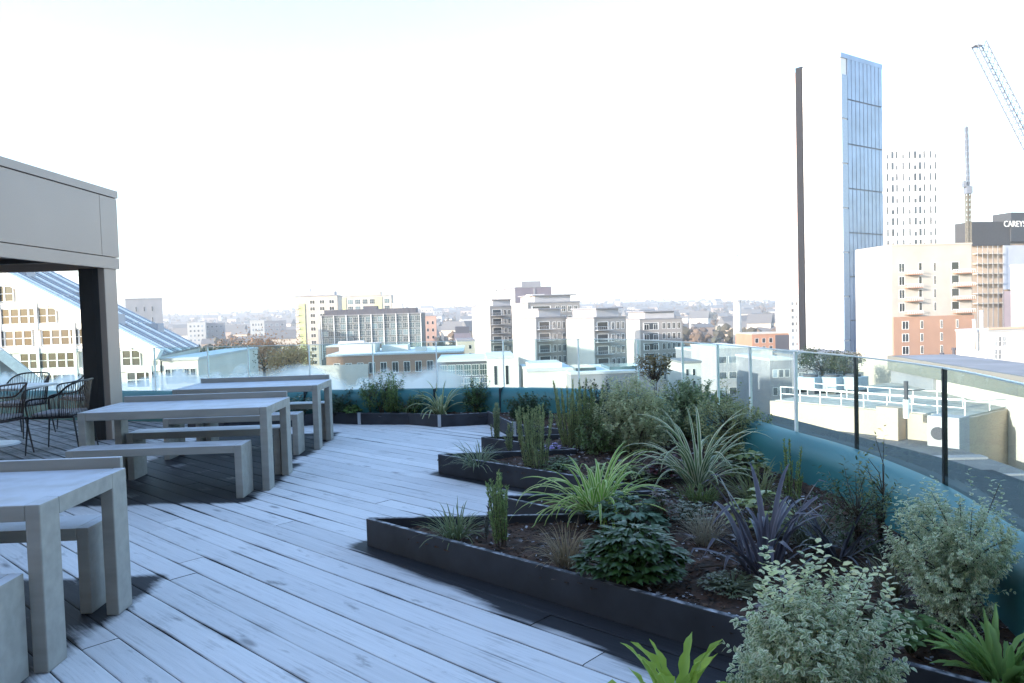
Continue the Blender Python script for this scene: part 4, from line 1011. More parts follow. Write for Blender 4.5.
# low roofs in front
r_, w_, d_, h_ = blk('low_depot', 'long low building with white roof edge and orange brick walls beyond the misted glass', 'building', None, 326, 462, 357, 165, 3, w_orange, m_roofw, d=28)
grid(W_2(), r_, 'F', w_, 1, w_-1, h_-4.2, h_-1.2, 11, 1, .55, .8)
part(r_, 'upper_storey', w_white, ((2, 5, h_+.36), (10, 14, h_+2.4)), ((11, 9, h_+.36), (17, 16, h_+1.7)), ((19, 4, h_+.36), (21.5, 7, h_+1.3)))
part(r_, 'white_wall', w_white, ((-6, -.3, h_-14), (9, -.01, h_-1.8)))
r_, w_, d_, h_ = blk('brown_roof_block', 'low brown-clad building with flat roof below the dark green-glazed block', 'building', None, 326, 372, 347.5, 215, 3, wallm('brown', (.20, .13, .11)), m_roofw, d=20)
part(r_, 'roof_light', m_wht, ((3, 3, h_+.36), (10, 6, h_+1.4)))
r_, w_, d_, h_ = blk('glass_pavilion', 'low dark glazed pavilion with white roof edge left of the white end block', 'building', None, 438, 487, 362.5, 120, 3, w_dark, m_roofw, d=16)
grid(W_G(), r_, 'F', w_, .2, w_-.2, h_-4.5, h_-.3, 6, 2, .9, .86)
r_, w_, d_, h_ = blk('white_end_block', 'low white block with two dark strip windows, in front of the apartments', 'building', None, 487, 513, 359, 118, 3, w_white, m_roofw, d=14)
grid(W_PL(), r_, 'F', w_, .4, w_-.3, h_-4.4, h_-.8, 2, 1, .3, .9)
# --- apartment cluster
r_, w_, d_, h_ = blk('slab_tower', 'tower with bright striped flank and dark purple-grey front behind the apartment blocks', 'building', 495, 515, 552, 288, 340, 14, w_purple, m_roofg)
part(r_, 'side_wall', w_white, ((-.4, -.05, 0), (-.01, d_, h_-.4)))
for k in range(3): put(W_S(), r_, 'L', w_, 2.0 + k*d_/4.2, h_-13, d_/9, 11)
part(r_, 'side_core', w_white, ((-.9, d_-6, 0), (-.42, d_, h_+1.5)))
part(r_, 'penthouse', w_grey, ((4, 3, h_+.36), (w_-4, 12, h_+3.0)), ((w_*.50, .2, h_-30), (w_*.55, -.25, h_-.4)))
def apart(label, xl, xc, xr, yt, Y, ang, rows, bal=True, bal_u=(.0, .42), wm=w_cream, ncF=3):
    r_, w_, d_, h_ = blk('apartment_block', label, 'building', xl, xc, xr, yt, Y, ang, wallm('shaded_front', (.27, .25, .235)), m_roofg, group='stepped apartment blocks')  # front wall coloured greyer to stand for its shaded side
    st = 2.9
    part(r_, 'lit_flank_wall', w_white, ((-.25, -.15, 0), (-.01, d_+.1, h_-.2)))  # white sheet standing for the sunlit left side
    grid(W_2(), r_, 'F', w_, w_*.5, w_-.3, h_-rows*st-.4, h_-.4, ncF, rows, .62, .62)
    grid(W_PL(), r_, 'F', w_, .3, w_*.48, h_-rows*st-.4, h_-.4, 1, rows, .8, .7)
    if bal: balconies(r_, 'F', w_, .2, w_*.46, 1.4, h_-rows*st, rows, st, m_steel, m_steel)
    put(W_PL(), r_, 'L', w_, d_*.72, h_-4.4, d_*.16, 2.6); put(W_PL(), r_, 'L', w_, d_*.25, h_-4.4, d_*.12, 2.6)
    part(r_, 'roof_terrace', w_pale, ((w_*.15, 1.2, h_+.36), (w_*.85, d_-.6, h_+2.2)))
    part(r_, 'roof_canopy', w_grey, ((w_*.1, .4, h_+2.21), (w_*.95, d_-.3, h_+2.5)))
    return r_, w_, d_, h_
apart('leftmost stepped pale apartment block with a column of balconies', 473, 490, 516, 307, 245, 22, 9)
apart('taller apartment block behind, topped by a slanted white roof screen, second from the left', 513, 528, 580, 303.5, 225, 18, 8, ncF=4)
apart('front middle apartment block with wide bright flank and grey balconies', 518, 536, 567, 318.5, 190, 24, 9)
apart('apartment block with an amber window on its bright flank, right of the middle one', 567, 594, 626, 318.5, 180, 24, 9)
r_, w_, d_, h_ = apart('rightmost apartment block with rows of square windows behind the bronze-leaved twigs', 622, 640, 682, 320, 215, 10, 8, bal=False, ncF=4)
grid(W_2(), r_, 'F', w_, .5, w_*.48, h_-24, h_-.6, 2, 8, .55, .55)
pa = at(527, 303, 224); r5 = empty('roof_screen', (pa.x, pa.y+3, pa.z), R(18), 'slanted white screen on the roof of the taller apartment block', 'roof screen')
s = MB(); s.face([(0,0,0),(7,0,0),(6.4,2,2.6),(1.6,2,2.6)]); s.face([(0,0,0),(1.6,2,2.6),(1.6,5,2.6),(0,6,0)]); s.face([(7,0,0),(7,6,0),(6.4,5,2.6),(6.4,2,2.6)]); s.face([(1.6,2,2.6),(6.4,2,2.6),(6.4,5,2.6),(1.6,5,2.6)]); s.face([(0,6,0),(1.6,5,2.6),(6.4,5,2.6),(7,6,0)]); s.build('panel', [w_white], r5)
r_, w_, d_, h_ = blk('pale_annexe', 'pale annexe left of the apartment blocks above the glazed pavilion', 'building', None, 457, 474, 341, 200, 6, w_cream, m_roofg, d=10)
grid(W_PL(), r_, 'F', w_, .4, w_-.3, h_-7, h_-.6, 2, 3, .35, .5)
r_, w_, d_, h_ = blk('low_white_roof', 'low white building at the foot of the apartment blocks, behind the tall rosemary', 'building', None, 527, 572, 372, 112, 4, w_white, m_roofw, d=12)
part(r_, 'roof_step', w_white, ((.5, 2, h_+.36), (5.5, 9, h_+1.1)))
r_, w_, d_, h_ = blk('low_grey_roof', 'low grey flat-roofed building at the foot of the apartments, above the dark shrub', 'building', None, 571, 662, 375, 108, 4, w_grey, m_roofw, d=14)
part(r_, 'roof_light', m_paneg, ((1, 2, h_+.36), (4, 9, h_+.8)), ((6, 2, h_+.36), (10, 9, h_+.8)))
# --- middle right, seen through the glass
r_, w_, d_, h_ = blk('small_white_house', 'small white house with two columns of windows seen through the glass', 'building', None, 682, 700, 363.5, 118, 5, w_white, m_roofg, d=8)
grid(W_PL(), r_, 'F', w_, .3, w_*.8, h_-6, h_-.5, 2, 3, .45, .6)
specs = [(697, 716, 352, 150, w_grey, 'grey office behind the small white house, seen through the glass'), (716, 748, 349, 138, w_pale, 'blue-grey banded office seen through the glass right of the small white house'),
         (748, 772, 351, 170, w_white, 'pale office with a tall blank wall left of the dark tower edge'), (770, 791, 361, 120, w_grey, 'dark grey shed-like block below the tower edge'),
         (655, 684, 346, 240, w_pale, 'pale block right behind the rightmost apartment block')]
for (x0, x1, yt, Yq, mm, lb) in specs:
    r_, w_, d_, h_ = blk('office_block', lb, 'building', None, x0, x1, yt, Yq, 5, mm, m_roofw, d=14)
    grid(W_S(), r_, 'F', w_, .3, w_-.3, h_-12, h_-.6, 3, 4, .8, .45)
r_, w_, d_, h_ = blk('terracotta_hall', 'low brown brick hall with flat roof left of the dark tower edge', 'building', None, 752, 789, 334.5, 330, 4, w_brick, w_cream, d=20)
grid(W_PL(), r_, 'F', w_, .5, w_-.5, h_-8, h_-1, 5, 2, .5, .6)
part(r_, 'glazed_wing', w_dark, ((w_*.62, -.4, h_-9), (w_+.3, -.01, h_-.6)))
p = at(737, 302, 420); chm = empty('chimney_stack', (p.x, p.y, GZ), label='slim white chimney stack standing before the far hills', cat='chimney')
s = MB(); s.tube([(0,0,0), (0,0,p.z-GZ)], [2.6, 1.9], 16); s.build('shaft', [w_white], chm, smooth=True)
s = MB(); s.tube([(0,0,p.z-GZ+.01), (0,0,p.z-GZ+.8)], [2.1, 2.1], 16); s.build('rim', [w_pale], chm)

# --- the tall slab tower
tw = at(844, 57, 262); th = tw.z - GZ
Pl = at(804.5, 230, 273); Pm = at(842, 230, 262)
root_t = empty('slab_skyscraper', (Pm.x, Pm.y, GZ), math.atan2(Pm.y - Pl.y, Pm.x - Pl.x), 'very tall slim slab tower, bright left flank and blue glass front', 'skyscraper')
lenL = math.hypot(Pm.x - Pl.x, Pm.y - Pl.y)
# local x axis along the left flank from far-left to the near corner; flank faces local -y
angf = root_t.rotation_euler.z
# front glass face: from Pm to column 884
fa = R(35); hitw = plan_hit(884, Vector((Pm.x, Pm.y)), math.cos(fa), math.sin(fa))
Q = Vector((Pm.x + math.cos(fa)*hitw, Pm.y + math.sin(fa)*hitw)); 
inv = Matrix.Rotation(-angf, 2)
q = inv @ (Q - Vector((Pm.x, Pm.y)))
poly = [(-lenL, 0), (0, 0), (q.x, q.y), (q.x - lenL, q.y)]
s = MB(); s.prism(poly, 0, th); s.build('wall', [wallm('tower_white', (.74, .73, .72))], root_t)
m_bluegl = mat('blue_glass', (.16, .225, .345), .2, var=.25, scale=.12, spec=.8)
m_bluedk = mat('blue_fin', (.10, .14, .22), .4)
dvec = Vector((q.x, q.y)).normalized(); nvec = Vector((dvec.y, -dvec.x)); fl_ = Vector((q.x, q.y)).length
def tbox(u0, u1, z0, z1, o0, o1, mt, name):
    P_ = [dvec*u0 + nvec*o0, dvec*u1 + nvec*o0, dvec*u1 + nvec*o1, dvec*u0 + nvec*o1]
    s = MB(); s.prism([tuple(x) for x in P_][::-1] if False else [tuple(x) for x in P_], z0, z1); return s.build(name, [mt], root_t)
nb_ = 9
tbox(fl_*.14, fl_-.02, .5, th-.02, .001, .018, mat('glass_joint', (.05, .07, .11), .4), 'glass_backing')
for z0, z1 in [(th - 14.0 - 15.2*(k+1) + .5, th - 14.0 - 15.2*k) for k in range(8)] + [(th-13.5, th+.0)]:
    for k in range(nb_):
        u0 = fl_*.15 + k*(fl_*.85)/nb_; u1 = u0 + (fl_*.85)/nb_ - .35
        tbox(u0, u1, max(0, z0), z1, .02, .35, m_bluegl, 'glass_panel')
for k in range(9):
    z1 = th - 14 - 15.2*(k-.55); z0 = max(0, z1 - 14.7)
    if z1 > 5: tbox(.1, fl_*.135, z0, min(z1, th-.5), .02, .45, mat('pale_glass', (.24, .30, .39), .25, spec=.6), 'corner_panel')
tbox(.0, fl_, th+.01, th+1.6, -1.0, .4, m_bluegl, 'crown')
s = MB(); s.box((-lenL-2.3, -.6, 0), (-lenL-.01, 3, th+.5)); s.build('edge_fin', [mat('rust_fin', (.018, .018, .021), .9, spec=.05)], root_t)
s = MB(); s.box((-lenL-2.9, -.75, 6), (-lenL-2.31, -.3, th-1)); s.build('edge_strip', [mat('pink_strip', (.55, .42, .40), .6)], root_t)
# slim tower left of it
r_, w_, d_, h_ = blk('slim_tower', 'slim pale tower left of the dark edge of the skyscraper', 'building', None, 789.5, 800, 299, 330, 5, w_white, d=14)
grid(W_S(), r_, 'F', w_, .2, w_-.2, h_-24, h_-.6, 2, 8, .55, .5)
# podium between the tower foot and the terrace
r_, w_, d_, h_ = blk('podium_block', 'dark low podium with trees at the foot of the skyscraper', 'building', None, 795, 858, 356, 200, 6, w_grey, m_roofg, d=20)
grid(W_L(), r_, 'F', w_, .4, w_-.4, h_-7, h_-.8, 6, 2, .7, .7)
# white residential tower
r_, w_, d_, h_ = blk('residential_tower', 'white residential tower with dark dotted window columns right of the skyscraper', 'building', None, 884, 938, 152, 430, 3, wallm('bright_white', (.76, .75, .74)), m_roofw, d=24)
cols = [.04, .13, .22, .34, .46, .56, .65, .74, .86, .95]
for ci, u in enumerate(cols):
    n_ = 9
    for k in range(n_): 
        put(W_PL(), r_, 'F', w_, u*w_, h_ - 4 - k*6.2, w_*(.055 if ci in (1, 5, 6) else .036), 4.4 if (k + ci) % 3 else 2.6)
# beige block with orange base
r_, w_, d_, h_ = blk('beige_apartments', 'sunlit beige apartment block with orange brick lower floors and balconies', 'building', 857, 892, 972, 246, 175, 5, w_beige, w_cream)
ho = vz(r_, 930, 316, 175)
part(r_, 'brick_base', w_orange, ((-.05, -.45, 0), (w_+.2, -.01, ho)))
part(r_, 'lit_flank_wall', wallm('lit_flank', (.50, .44, .36)), ((-.25, .02, 0), (-.01, d_, h_-.1)))  # lighter sheet painting in the stronger sun on this flank
st = 3.05
for k in range(4):
    z = ho + 1.1 + k*st
    put(W_2(), r_, 'F', w_, w_*.08, z, w_*.075, 2.1); put(W_PL(), r_, 'F', w_, w_*.33, z, w_*.04, 2.1); put(W_PL(), r_, 'F', w_, w_*.52, z, w_*.025, 2.1); put(W_PL(), r_, 'F', w_, w_*.74, z, w_*.10, 2.1)
balconies(r_, 'F', w_, w_*.15, w_*.19, 1.3, ho+.4, 4, st, w_brick, m_wht); balconies(r_, 'F', w_, w_*.76, w_*.24, 1.3, ho+.4, 4, st, w_brick, m_wht)
for k in range(3):
    z = ho - 2.9 - k*2.9
    for u, ww in ((.10, .085), (.33, .035), (.58, .03), (.78, .03)):
        o = put(W_2(), r_, 'F', w_, w_*u, z, w_*ww, 1.9)
        if o: o.location.y = -.46
for k in range(7):
    for u in (.25, .66): put(W_PL(), r_, 'L', w_, d_*u, h_-5 - k*st, d_*.12, .7)
# construction core, black top with writing
r_, w_, d_, h_ = blk('construction_core', 'half-built tower wrapped by a dark screen at its top, behind the beige block', 'building', 957, 971, 1030, 244, 230, 14, w_tan, m_roofg)
zt2 = vz(r_, 990, 224, 236)
part(r_, 'wall_screen', mat('black_screen', (.055, .057, .062), .8), ((-.6, -.8, h_-.6), (w_*.62, d_, h_+6.6)))
part(r_, 'black_hoarding', mat('hoarding', (.05, .056, .065), .7), ((w_*.6201, -1.2, h_+.5), (w_+2, d_, h_+9.4)))
part(r_, 'core_wall', wallm('bluegrey', (.40, .42, .48)), ((w_*.50, -1.0, h_-14), (w_*.86, -.81, h_-.62)))
for k in range(6): part(r_, 'floor_slab', w_cream, ((.5, -1.6, h_-3.2 - k*3.0), (w_*.46, -.05, h_-2.85 - k*3.0)))
for k in range(6): part(r_, 'scaffold_pole', m_steel, ((.6 + k*w_*.085, -1.75, 0), (.72 + k*w_*.085, -1.62, h_-.7)))
part(r_, 'dark_lift', w_purple, ((w_*.47, -4, 0), (w_*.80, -1.05, h_-14.5)))
fc = bpy.data.curves.new('sign_text', 'FONT'); fc.body = 'CAREYS'; fc.size = 2.6; fc.extrude = .05; fc.align_x = 'CENTER'
fo = bpy.data.objects.new('sign_text', fc); col.objects.link(fo); dg = bpy.context.evaluated_depsgraph_get()
me = bpy.data.meshes.new_from_object(fo.evaluated_get(dg)); bpy.data.objects.remove(fo)
me.materials.clear(); me.materials.append(m_wht)
fo = bpy.data.objects.new('lettering', me); col.objects.link(fo); fo.parent = r_; fo.rotation_euler = (R(90), 0, 0); fo.location = (w_*.68, -1.26, h_+5.0); fo.scale = (.9, 1, 1)
# tower crane mast and luffing jib
def lattice(mb, p, q, w, n, r=.07):
    p = Vector(p); q = Vector(q); d = (q - p).normalized(); a = Vector((0, 1, 0)) if abs(d.y) < .9 else Vector((1, 0, 0)); a = (a - d*a.dot(d)).normalized(); b = d.cross(a)
    cs = [(a+b)*w/2, (a-b)*w/2, (-a-b)*w/2, (-a+b)*w/2]
    for c in cs: mb.bar(p + c, q + c, r*1.6)
    for k in range(n):
        u = p.lerp(q, k/n); v = p.lerp(q, (k+1)/n)
        for i in range(4):
            mb.bar(u + cs[i], v + cs[(i+1) % 4], r); mb.bar(u + cs[i], u + cs[(i+1) % 4], r)
pm = at(968, 160, 205)
m_crane = mat('crane_yellow', (.15, .14, .115), .7); m_crw = mat('crane_pale', (.16, .18, .22), .5)
cr = empty('tower_crane', (pm.x, pm.y, GZ), label='slim yellow tower crane mast rising in front of the scaffolded core', cat='crane')
hm = pm.z - GZ
s = MB(); lattice(s, (0,0,0), (0,0,hm-9), .9, 40, .15); s.build('mast', [m_crane], cr)
s = MB(); s.box((-.8, -.8, hm-9), (.8, .8, hm-7)); s.box((-1.6, -.7, hm-7.2), (-.81, .3, hm-5.6)); s.build('slewing_cab', [m_crw], cr)
s = MB(); lattice(s, (0,0,hm-7), (-.4,0,hm+9), .6, 10, .12); s.build('jib', [m_crw], cr)
p1 = at(979, 44, 190); p2 = at(1046, 176, 190)
cj = empty('luffing_crane', (p2.x, p2.y, GZ), label='pale lattice crane jib slanting in from the right edge of the sky', cat='crane')
o_ = Vector((p2.x, p2.y, GZ))
s = MB(); lattice(s, p2 - o_, p1 - o_, 2.3, 22, .14); s.build('jib', [m_crw], cj)
s = MB(); e = p1 - o_; s.box((e.x-1.6, e.y-1.0, e.z-.6), (e.x+.6, e.y+1.0, e.z+.6)); s.build('jib_head', [m_steel], cj)
s = MB(); lattice(s, (2.0, 0, 0), (2.0, 0, p2.z-GZ-1), 2.2, 30, .14); s.build('mast', [m_crw], cj)
s = MB(); s.box((-.5, -1.5, p2.z-GZ-1.5), (7, 1.5, p2.z-GZ+.8)); s.box((-4.6, -1.2, p2.z-GZ-4.2), (-2.4, 1, p2.z-GZ-1.9)); s.bar((-2.4, 0, p2.z-GZ-2.2), (.6, 0, p2.z-GZ-1.2), .4); s.build('slewing_deck', [m_steel], cj)
# white building at right and its neighbours
r_, w_, d_, h_ = blk('white_workshop', 'plain white building with a cluster of slim windows at the right edge', 'building', 956, 986, 1050, 332, 130, 8, w_white, m_roofw)
for k in range(3):
    for j in range(3): put(W_L(), r_, 'F', w_, w_*.12 + k*.85, h_-2.6 - j*2.2, .6, 1.8)
part(r_, 'gable_band', w_tan, ((w_*.02, -.3, h_+.36), (w_, -.02, h_+.75)))
r_, w_, d_, h_ = blk('pale_corner_block', 'bright pale block half cut off at the right edge beside the scaffolded core', 'building', 1011, 1019, 1050, 266, 150, 8, w_white, m_roofw)
for k, u in enumerate((992.5, 985)):
    pf = at(u, 312 if k == 0 else 321, 128); f_ = empty('roof_flue', (pf.x, pf.y+3, pf.z-5), label=['taller white flue on the roof of the plain white building', 'shorter white flue on the roof of the plain white building'][k], cat='flue')
    s = MB(); s.tube([(0,0,0),(0,0,5)], .28, 10); s.build('pipe', [w_white], f_, smooth=True); s = MB(); s.tube([(0,0,5.01),(0,0,5.3)], .36, 10); s.build('cowl', [m_steel], f_)
# flat grey roof in the middle right, with posts
r_, w_, d_, h_ = blk('flat_roof_hall', 'broad flat-roofed hall with white wall and tan panels right of the last glass post', 'building', 893, 1040, 1130, 385, 40, -6, w_white, m_roofg)
part(r_, 'parapet_band', wallm('shaded_greenish', (.16, .165, .15)), ((-.35, -.35, h_-.75), (-.01, d_+.3, h_+.36)))  # grey-green band, darkened in colour for the shade on the overhang
hp = r_.location; la = r_.rotation_euler.z
for px0, px1 in ((961, 967.5), (973, 981), (985, 989.5), (999, 1007.5)):
    u1 = plan_hit(px0, Vector((hp.x, hp.y)), -math.sin(la), math.cos(la)); u0 = plan_hit(px1, Vector((hp.x, hp.y)), -math.sin(la), math.cos(la))
    put(win_mesh('tan', w_tan, (1, 1), .02), r_, 'L', w_, u0, h_-4.6, u1-u0, 2.0)
part(r_, 'shaded_end', w_grey, ((-.2, d_*.62, h_-5), (-.01, d_, h_-.76)))  # grey sheet over the white wall, painting its shaded end
part(r_, 'ledge', m_steel, ((-.9, -.3, h_-5.6), (-.01, d_*.7, h_-5.1)))
for k, (px, py) in enumerate(((932, 357), (942, 355), (954, 350))):
    pp = at(px, 366, 82); f_ = empty('roof_vent_pipe', (pp.x, pp.y, pp.z-2.0), label=['short dark vent pipe on the flat hall roof, leftmost of three', 'middle dark vent pipe of three on the flat hall roof', 'tallest dark vent pipe on the flat hall roof, rightmost of three'][k], cat='vent pipe')
    s = MB(); s.tube([(0,0,0),(0,0,2.0+(366-py)*82/F)], .16, 8); s.build('pipe', [w_dark], f_); s = MB(); s.tube([(0,0,2.01+(366-py)*82/F),(0,0,2.25+(366-py)*82/F)], .24, 8); s.build('cowl', [w_dark], f_)
# tan parapet roof with white railing
rp = empty('tan_plant_room', (0, 0, 0), label='sunlit tan plant room with white handrail on its roof, seen through the glass', cat='building')
q0 = at(770, 409, 50); q1 = at(972, 409, 40)
fx = (Vector((q1.x, q1.y)) - Vector((q0.x, q0.y))); fw_ = fx.length; fa_ = math.atan2(fx.y, fx.x)
ztop = at(880, 409.5, 44.5).z
rp.location = (q0.x, q0.y, GZ); rp.rotation_euler = (0, 0, fa_); hz_ = ztop - GZ
part(rp, 'wall', wallm('tan_light', (.42, .35, .28)), ((0, 0, 0), (fw_*.985, 15, hz_)))
part(rp, 'roof', mat('roof_gravel', (.40, .38, .34), .95, var=.2, scale=2), ((.25, .25, hz_+.003), (fw_*.985-.25, 14.8, hz_+.06)))
part(rp, 'pillar', w_tan, ((fw_*.62, -.9, 0), (fw_*.72, -.01, hz_+.35)))
part(rp, 'end_box', w_pale, ((fw_*.86, -1.2, 0), (fw_*.99, -.01, hz_+.15)))
s = MB(); M_ = Matrix.Translation((fw_*.905, -1.26, hz_-.75)) ; s.tube([(fw_*.905, -1.32, hz_-.75), (fw_*.905, -1.21, hz_-.75)], .34, 18); s.build('fan_disc', [w_dark], rp)
hr = hz_ + .95
for (ya) in (.35, 3.4):
    for z in (hz_+.5, hr):
        s = MB(); s.bar((.6, ya, z), (fw_*.96, ya, z), .045); s.build('handrail', [m_wht], rp)
    for k in range(9):
        s = MB(); s.bar((.6 + k*(fw_*.96-.6)/8, ya, hz_), (.6 + k*(fw_*.96-.6)/8, ya, hr), .05); s.build('rail_post', [m_wht], rp)
for k in range(3):
    o = empty('rooftop_chiller', tuple(ground((796, 817, 838)[k], 393, ztop + .065)), fa_, ['pale blue chiller unit on the tan roof, leftmost of three', 'pale blue chiller unit on the tan roof, middle of three', 'pale blue chiller unit on the tan roof, rightmost of three'][k], 'air conditioner', 'chiller units on the tan roof')
    s = MB(); s.box((0, 0, .25), (1.45, 1.4, 1.15)); s.build('casing', [mat('chiller', (.30, .35, .40), .5)], o, bevel=.03)
    s = MB(); s.tube([(.72, .7, 1.151), (.72, .7, 1.3)], .5, 16); s.build('fan_cowl', [w_dark], o)
    s = MB(); s.box((.05, .05, 0), (.15, 1.35, .249)); s.box((1.3, .05, 0), (1.4, 1.35, .249)); s.build('skid', [w_dark], o)
pv = at(906, 392, 41); f_ = empty('antenna_post', (pv.x, pv.y, ztop), label='short white post with a dark aerial arm on the tan roof', cat='antenna'); s = MB(); s.tube([(0,0,0),(0,0,1.0)], .16, 8); s.build('base', [m_wht], f_); s = MB(); s.tube([(0,0,1.01),(0,0,2.0)], .12, 8); s.bar((0,0,1.5),(1.0,0,1.5),.06); s.build('aerial', [w_dark], f_)
# low dark roofs right of it
r_, w_, d_, h_ = blk('dark_flat_roof', 'low dark flat roof with a pale frosted edge in the lower right, outside the glass', 'building', None, 952, 1090, 505, 30, -3, w_grey, mat('dark_felt', (.13, .135, .145), .85, var=.25, scale=.5), d=16)
part(r_, 'kerb', w_grey, ((-.2, -.3, h_+.351), (w_+1, .25, h_+.52)), ((.3, 7.0, h_+.351), (w_, 7.7, h_+.46)), ((.3, 3.4, h_+.351), (w_, 3.6, h_+.42)))
r_, w_, d_, h_ = blk('grey_step_roof', 'frost-edged lower grey roof strip at the right edge just beyond the slate ledge', 'building', None, 990, 1090, 520, 22, -3, w_dark, mat('dark_felt2', (.04, .043, .05), .85), d=5)
part(r_, 'kerb', m_roofw, ((-.2, -.3, h_+.351), (w_+1, .25, h_+.55)))
# bird
pb = at(737, 256, 120); o = empty('flying_bird', tuple(pb), R(30), 'small dark bird gliding in the pale sky left of the skyscraper', 'bird')
s = MB(); s.tube([(-.22,0,-.02),(-.1,0,0),(.08,0,.02),(.2,0,0)], [.02,.07,.08,.02], 8); s.build('body', [w_dark], o, smooth=True)
for sg in (-1, 1):
    s = MB(); s.v += [(.08,sg*.04,.03),(-.10,sg*.04,.03),(-.02,sg*.34,.20),(.08,sg*.32,.20),(-.10,sg*.72,.12)]; s.v += [(x,y,z+.025) for x,y,z in s.v[:5]]
    s.f += [(0,1,2,3),(3,2,4),(5,8,7,6),(8,9,7),(0,3,8,5),(1,6,7,2),(3,4,9,8),(2,7,9,4),(0,5,6,1)]; s.mi += [0]*9; s.build('wing', [w_dark], o)

# --- far-off town: many small houses and wooded belts
hm_ = [w_white, w_cream, wallm('far_buff', (.36, .28, .23)), w_tan, w_pale]
def hmesh(k):
    b = MB(); b.box((-6, -5, -6), (6, 5, 6), 0); n0 = len(b.v)
    b.v += [(-6.4,-5.4,6),(6.4,-5.4,6),(6.4,5.4,6),(-6.4,5.4,6),(-6.4,0,10),(6.4,0,10)]
    b.f += [(n0,n0+1,n0+5,n0+4),(n0+2,n0+3,n0+4,n0+5),(n0+3,n0,n0+4),(n0+1,n0+2,n0+5),(n0,n0+3,n0+2,n0+1)]; b.mi += [1]*5
    for x in (-4, 0, 4): b.box((x-.8, -5.08, 1), (x+.8, -5.01, 3.4), 2)
    o = b.build('distant_house', [hm_[k], mat('slate_far', (.14, .138, .14), .8), m_pane]); me = o.data; bpy.data.objects.remove(o); return me
HM = [hmesh(k) for k in range(5)]
def tz(x, y):
    rise = max(0, min(1, (y - 900) / 2600)); rise = rise*rise*(3-2*rise)
    return GZ + rise * (44 + 20*noise.noise(Vector((x*.0007, y*.0005, 2))) + 16*noise.noise(Vector((x*.0025, y*.002, 7))))
rh = random.Random(5)
for i in range(230):
    px = rh.uniform(165, 800); y = 520 + 2300 * rh.random() ** 1.5
    d = ray(px, 318); x = d.x / d.y * y
    o = bpy.data.objects.new('distant_house', HM[rh.randrange(5)]); col.objects.link(o); sc = rh.uniform(.7, 1.5)
    o.location = (x, y, tz(x, y) + 3); o.rotation_euler = (0, 0, rh.uniform(-.6, .6)); o.scale = (sc*rh.uniform(.8, 2.2), sc, sc*rh.uniform(.7, 1.5))
    tag(o, 'small far-off house among the bare woods below the hills', 'house', 'far-off houses in the haze')
def woods(name, n, colr, ymin, ymax, pxr, hs, seed):
    r_ = np.random.default_rng(seed); pos = []; V = []; Fs = []; C = []
    ico = [(0,0,1),(.894,0,.447),(.276,.851,.447),(-.724,.526,.447),(-.724,-.526,.447),(.276,-.851,.447),(.724,.526,-.447),(-.276,.851,-.447),(-.894,0,-.447),(-.276,-.851,-.447),(.724,-.526,-.447),(0,0,-1)]
    icf = [(0,1,2),(0,2,3),(0,3,4),(0,4,5),(0,5,1),(1,6,2),(2,7,3),(3,8,4),(4,9,5),(5,10,1),(2,6,7),(3,7,8),(4,8,9),(5,9,10),(1,10,6)]
    for i in range(n):
        px = r_.uniform(*pxr); y = ymin + (ymax-ymin) * r_.random() ** 1.4; d = ray(px, 318); x = d.x/d.y*y; z = tz(x, y); h = r_.uniform(*hs); cc = np.asarray(colr[r_.integers(len(colr))]) * r_.uniform(.7, 1.25)
        for k in range(6):
            o = len(V); rr = h * r_.uniform(.18, .34); cx = x + r_.uniform(-.4, .4)*h; cy = y + r_.uniform(-.4, .4)*h; cz = z + h*r_.uniform(.25, .85)
            for (a, b, c) in ico:
                j = r_.uniform(.7, 1.25); V.append((cx+a*rr*j, cy+b*rr*j, cz+c*rr*j)); C.append((*cc, 1))
            Fs += [tuple(o+q for q in f) for f in icf]
    o = mesh_np(name, np.array(V), Fs, C, leaf_mat('far_leaf', .8, .1), smooth=False); tag(o, 'hazy brown winter woods spread across the far-off town', 'woodland', kind='stuff'); return o
woods('far_woodland', 1500, [(.13, .09, .06), (.11, .08, .06), (.09, .08, .055), (.075, .075, .05), (.15, .10, .065)], 450, 3400, (150, 800), (6, 13), 4)
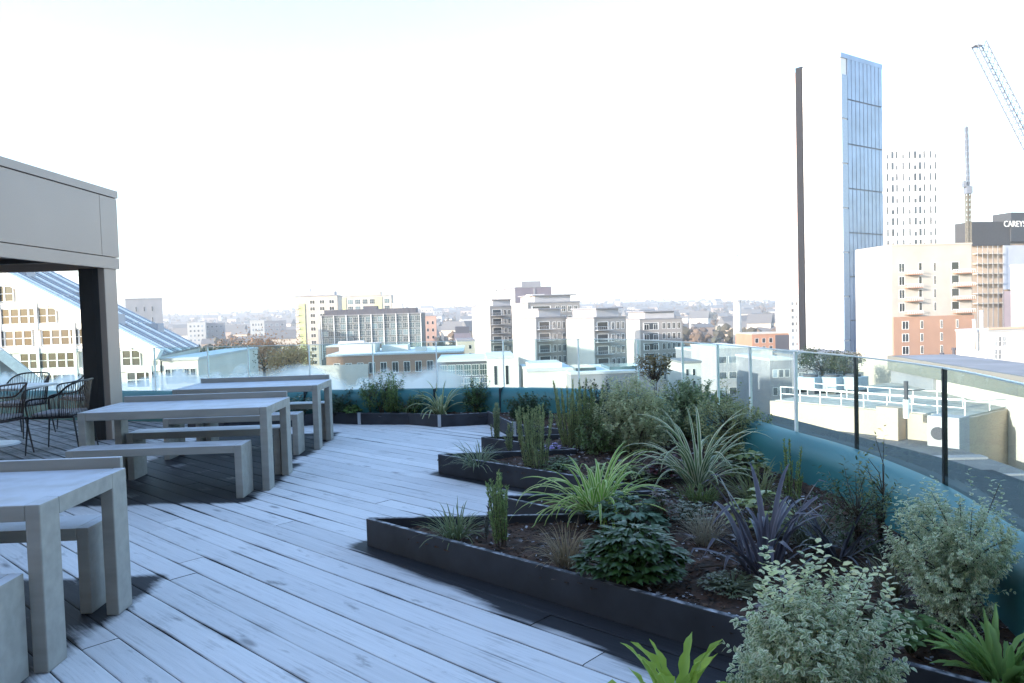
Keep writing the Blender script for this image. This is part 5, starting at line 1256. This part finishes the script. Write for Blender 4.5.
def city_tree(px, py, Y, h, w, colr, label, bare=False):
    b = at(px, py, Y); t = empty('street_tree', (b.x, b.y, b.z - h), 0, label, 'tree')
    s = MB(); s.tube([(0,0,-8), (0,0,h*.35), (.1,0,h*.6)], [.35,.28,.16], 7)
    tips = []
    for k in range(16):
        a = rng.uniform(0, 6.28); r_ = w/2*rng.uniform(.4, 1); e = (math.cos(a)*r_, math.sin(a)*r_, h*rng.uniform(.5, 1)); tips.append(e); s.tube([(.05,0,h*rng.uniform(.3,.6)), (e[0]*.5, e[1]*.5, e[2]*.8), e], [.12,.07,.03], 4)
    s.build('trunk', m_twig, t)
    n = 2600; pos = np.array([tips[i] for i in rng.integers(len(tips), size=n)]) + rng.normal(size=(n, 3)) * w * .10
    V, Fs, C = leaves(pos, runit(n), runit(n), rng.uniform(.25, .5, n), rng.uniform(.15, .28, n), vary(colr, n, .3), vary(colr, n, .3)); mesh_np('crown', V, Fs, C, LEAF, t)
for (px, py, Y, h, w, c, lb) in ((263, 345, 150, 7, 14, (.34, .18, .09), 'rust-leaved tree beyond the far glass left of the lime-striped tower'), (232, 352, 130, 6, 9, (.07, .08, .04), 'dark evergreen tree beyond the glass behind the farthest table'),
                              (822, 352, 165, 7, 8, (.035, .05, .025), 'dark tree at the foot of the skyscraper'), (846, 356, 160, 7, 6, (.05, .06, .03), 'dull green tree right of the dark tree at the foot of the skyscraper'), (289, 352, 140, 6, 8, (.36, .23, .10), 'golden brown tree left of the striped tower base')):
    city_tree(px, py, Y, h, w, c, lb)
# --- haze
HAZE = 0.00032
hb = MB(); hb.box((-5200, -260, -160), (5200, 5900, 190)); hz = hb.build('haze', []) if False else None
me = bpy.data.meshes.new('haze'); me.from_pydata(hb.v, [], hb.f); hz = bpy.data.objects.new('haze', me); col.objects.link(hz); tag(hz, kind='stuff', label='thin pale winter haze over the city', cat='haze')
hmt = bpy.data.materials.new('haze_air'); hmt.use_nodes = True; n = hmt.node_tree; n.nodes.clear(); out = n.nodes.new('ShaderNodeOutputMaterial'); pv = n.nodes.new('ShaderNodeVolumePrincipled')
pv.inputs['Color'].default_value = (.95, .95, .97, 1); pv.inputs['Density'].default_value = HAZE; pv.inputs['Anisotropy'].default_value = .2
n.links.new(pv.outputs[0], out.inputs['Volume']); me.materials.append(hmt)
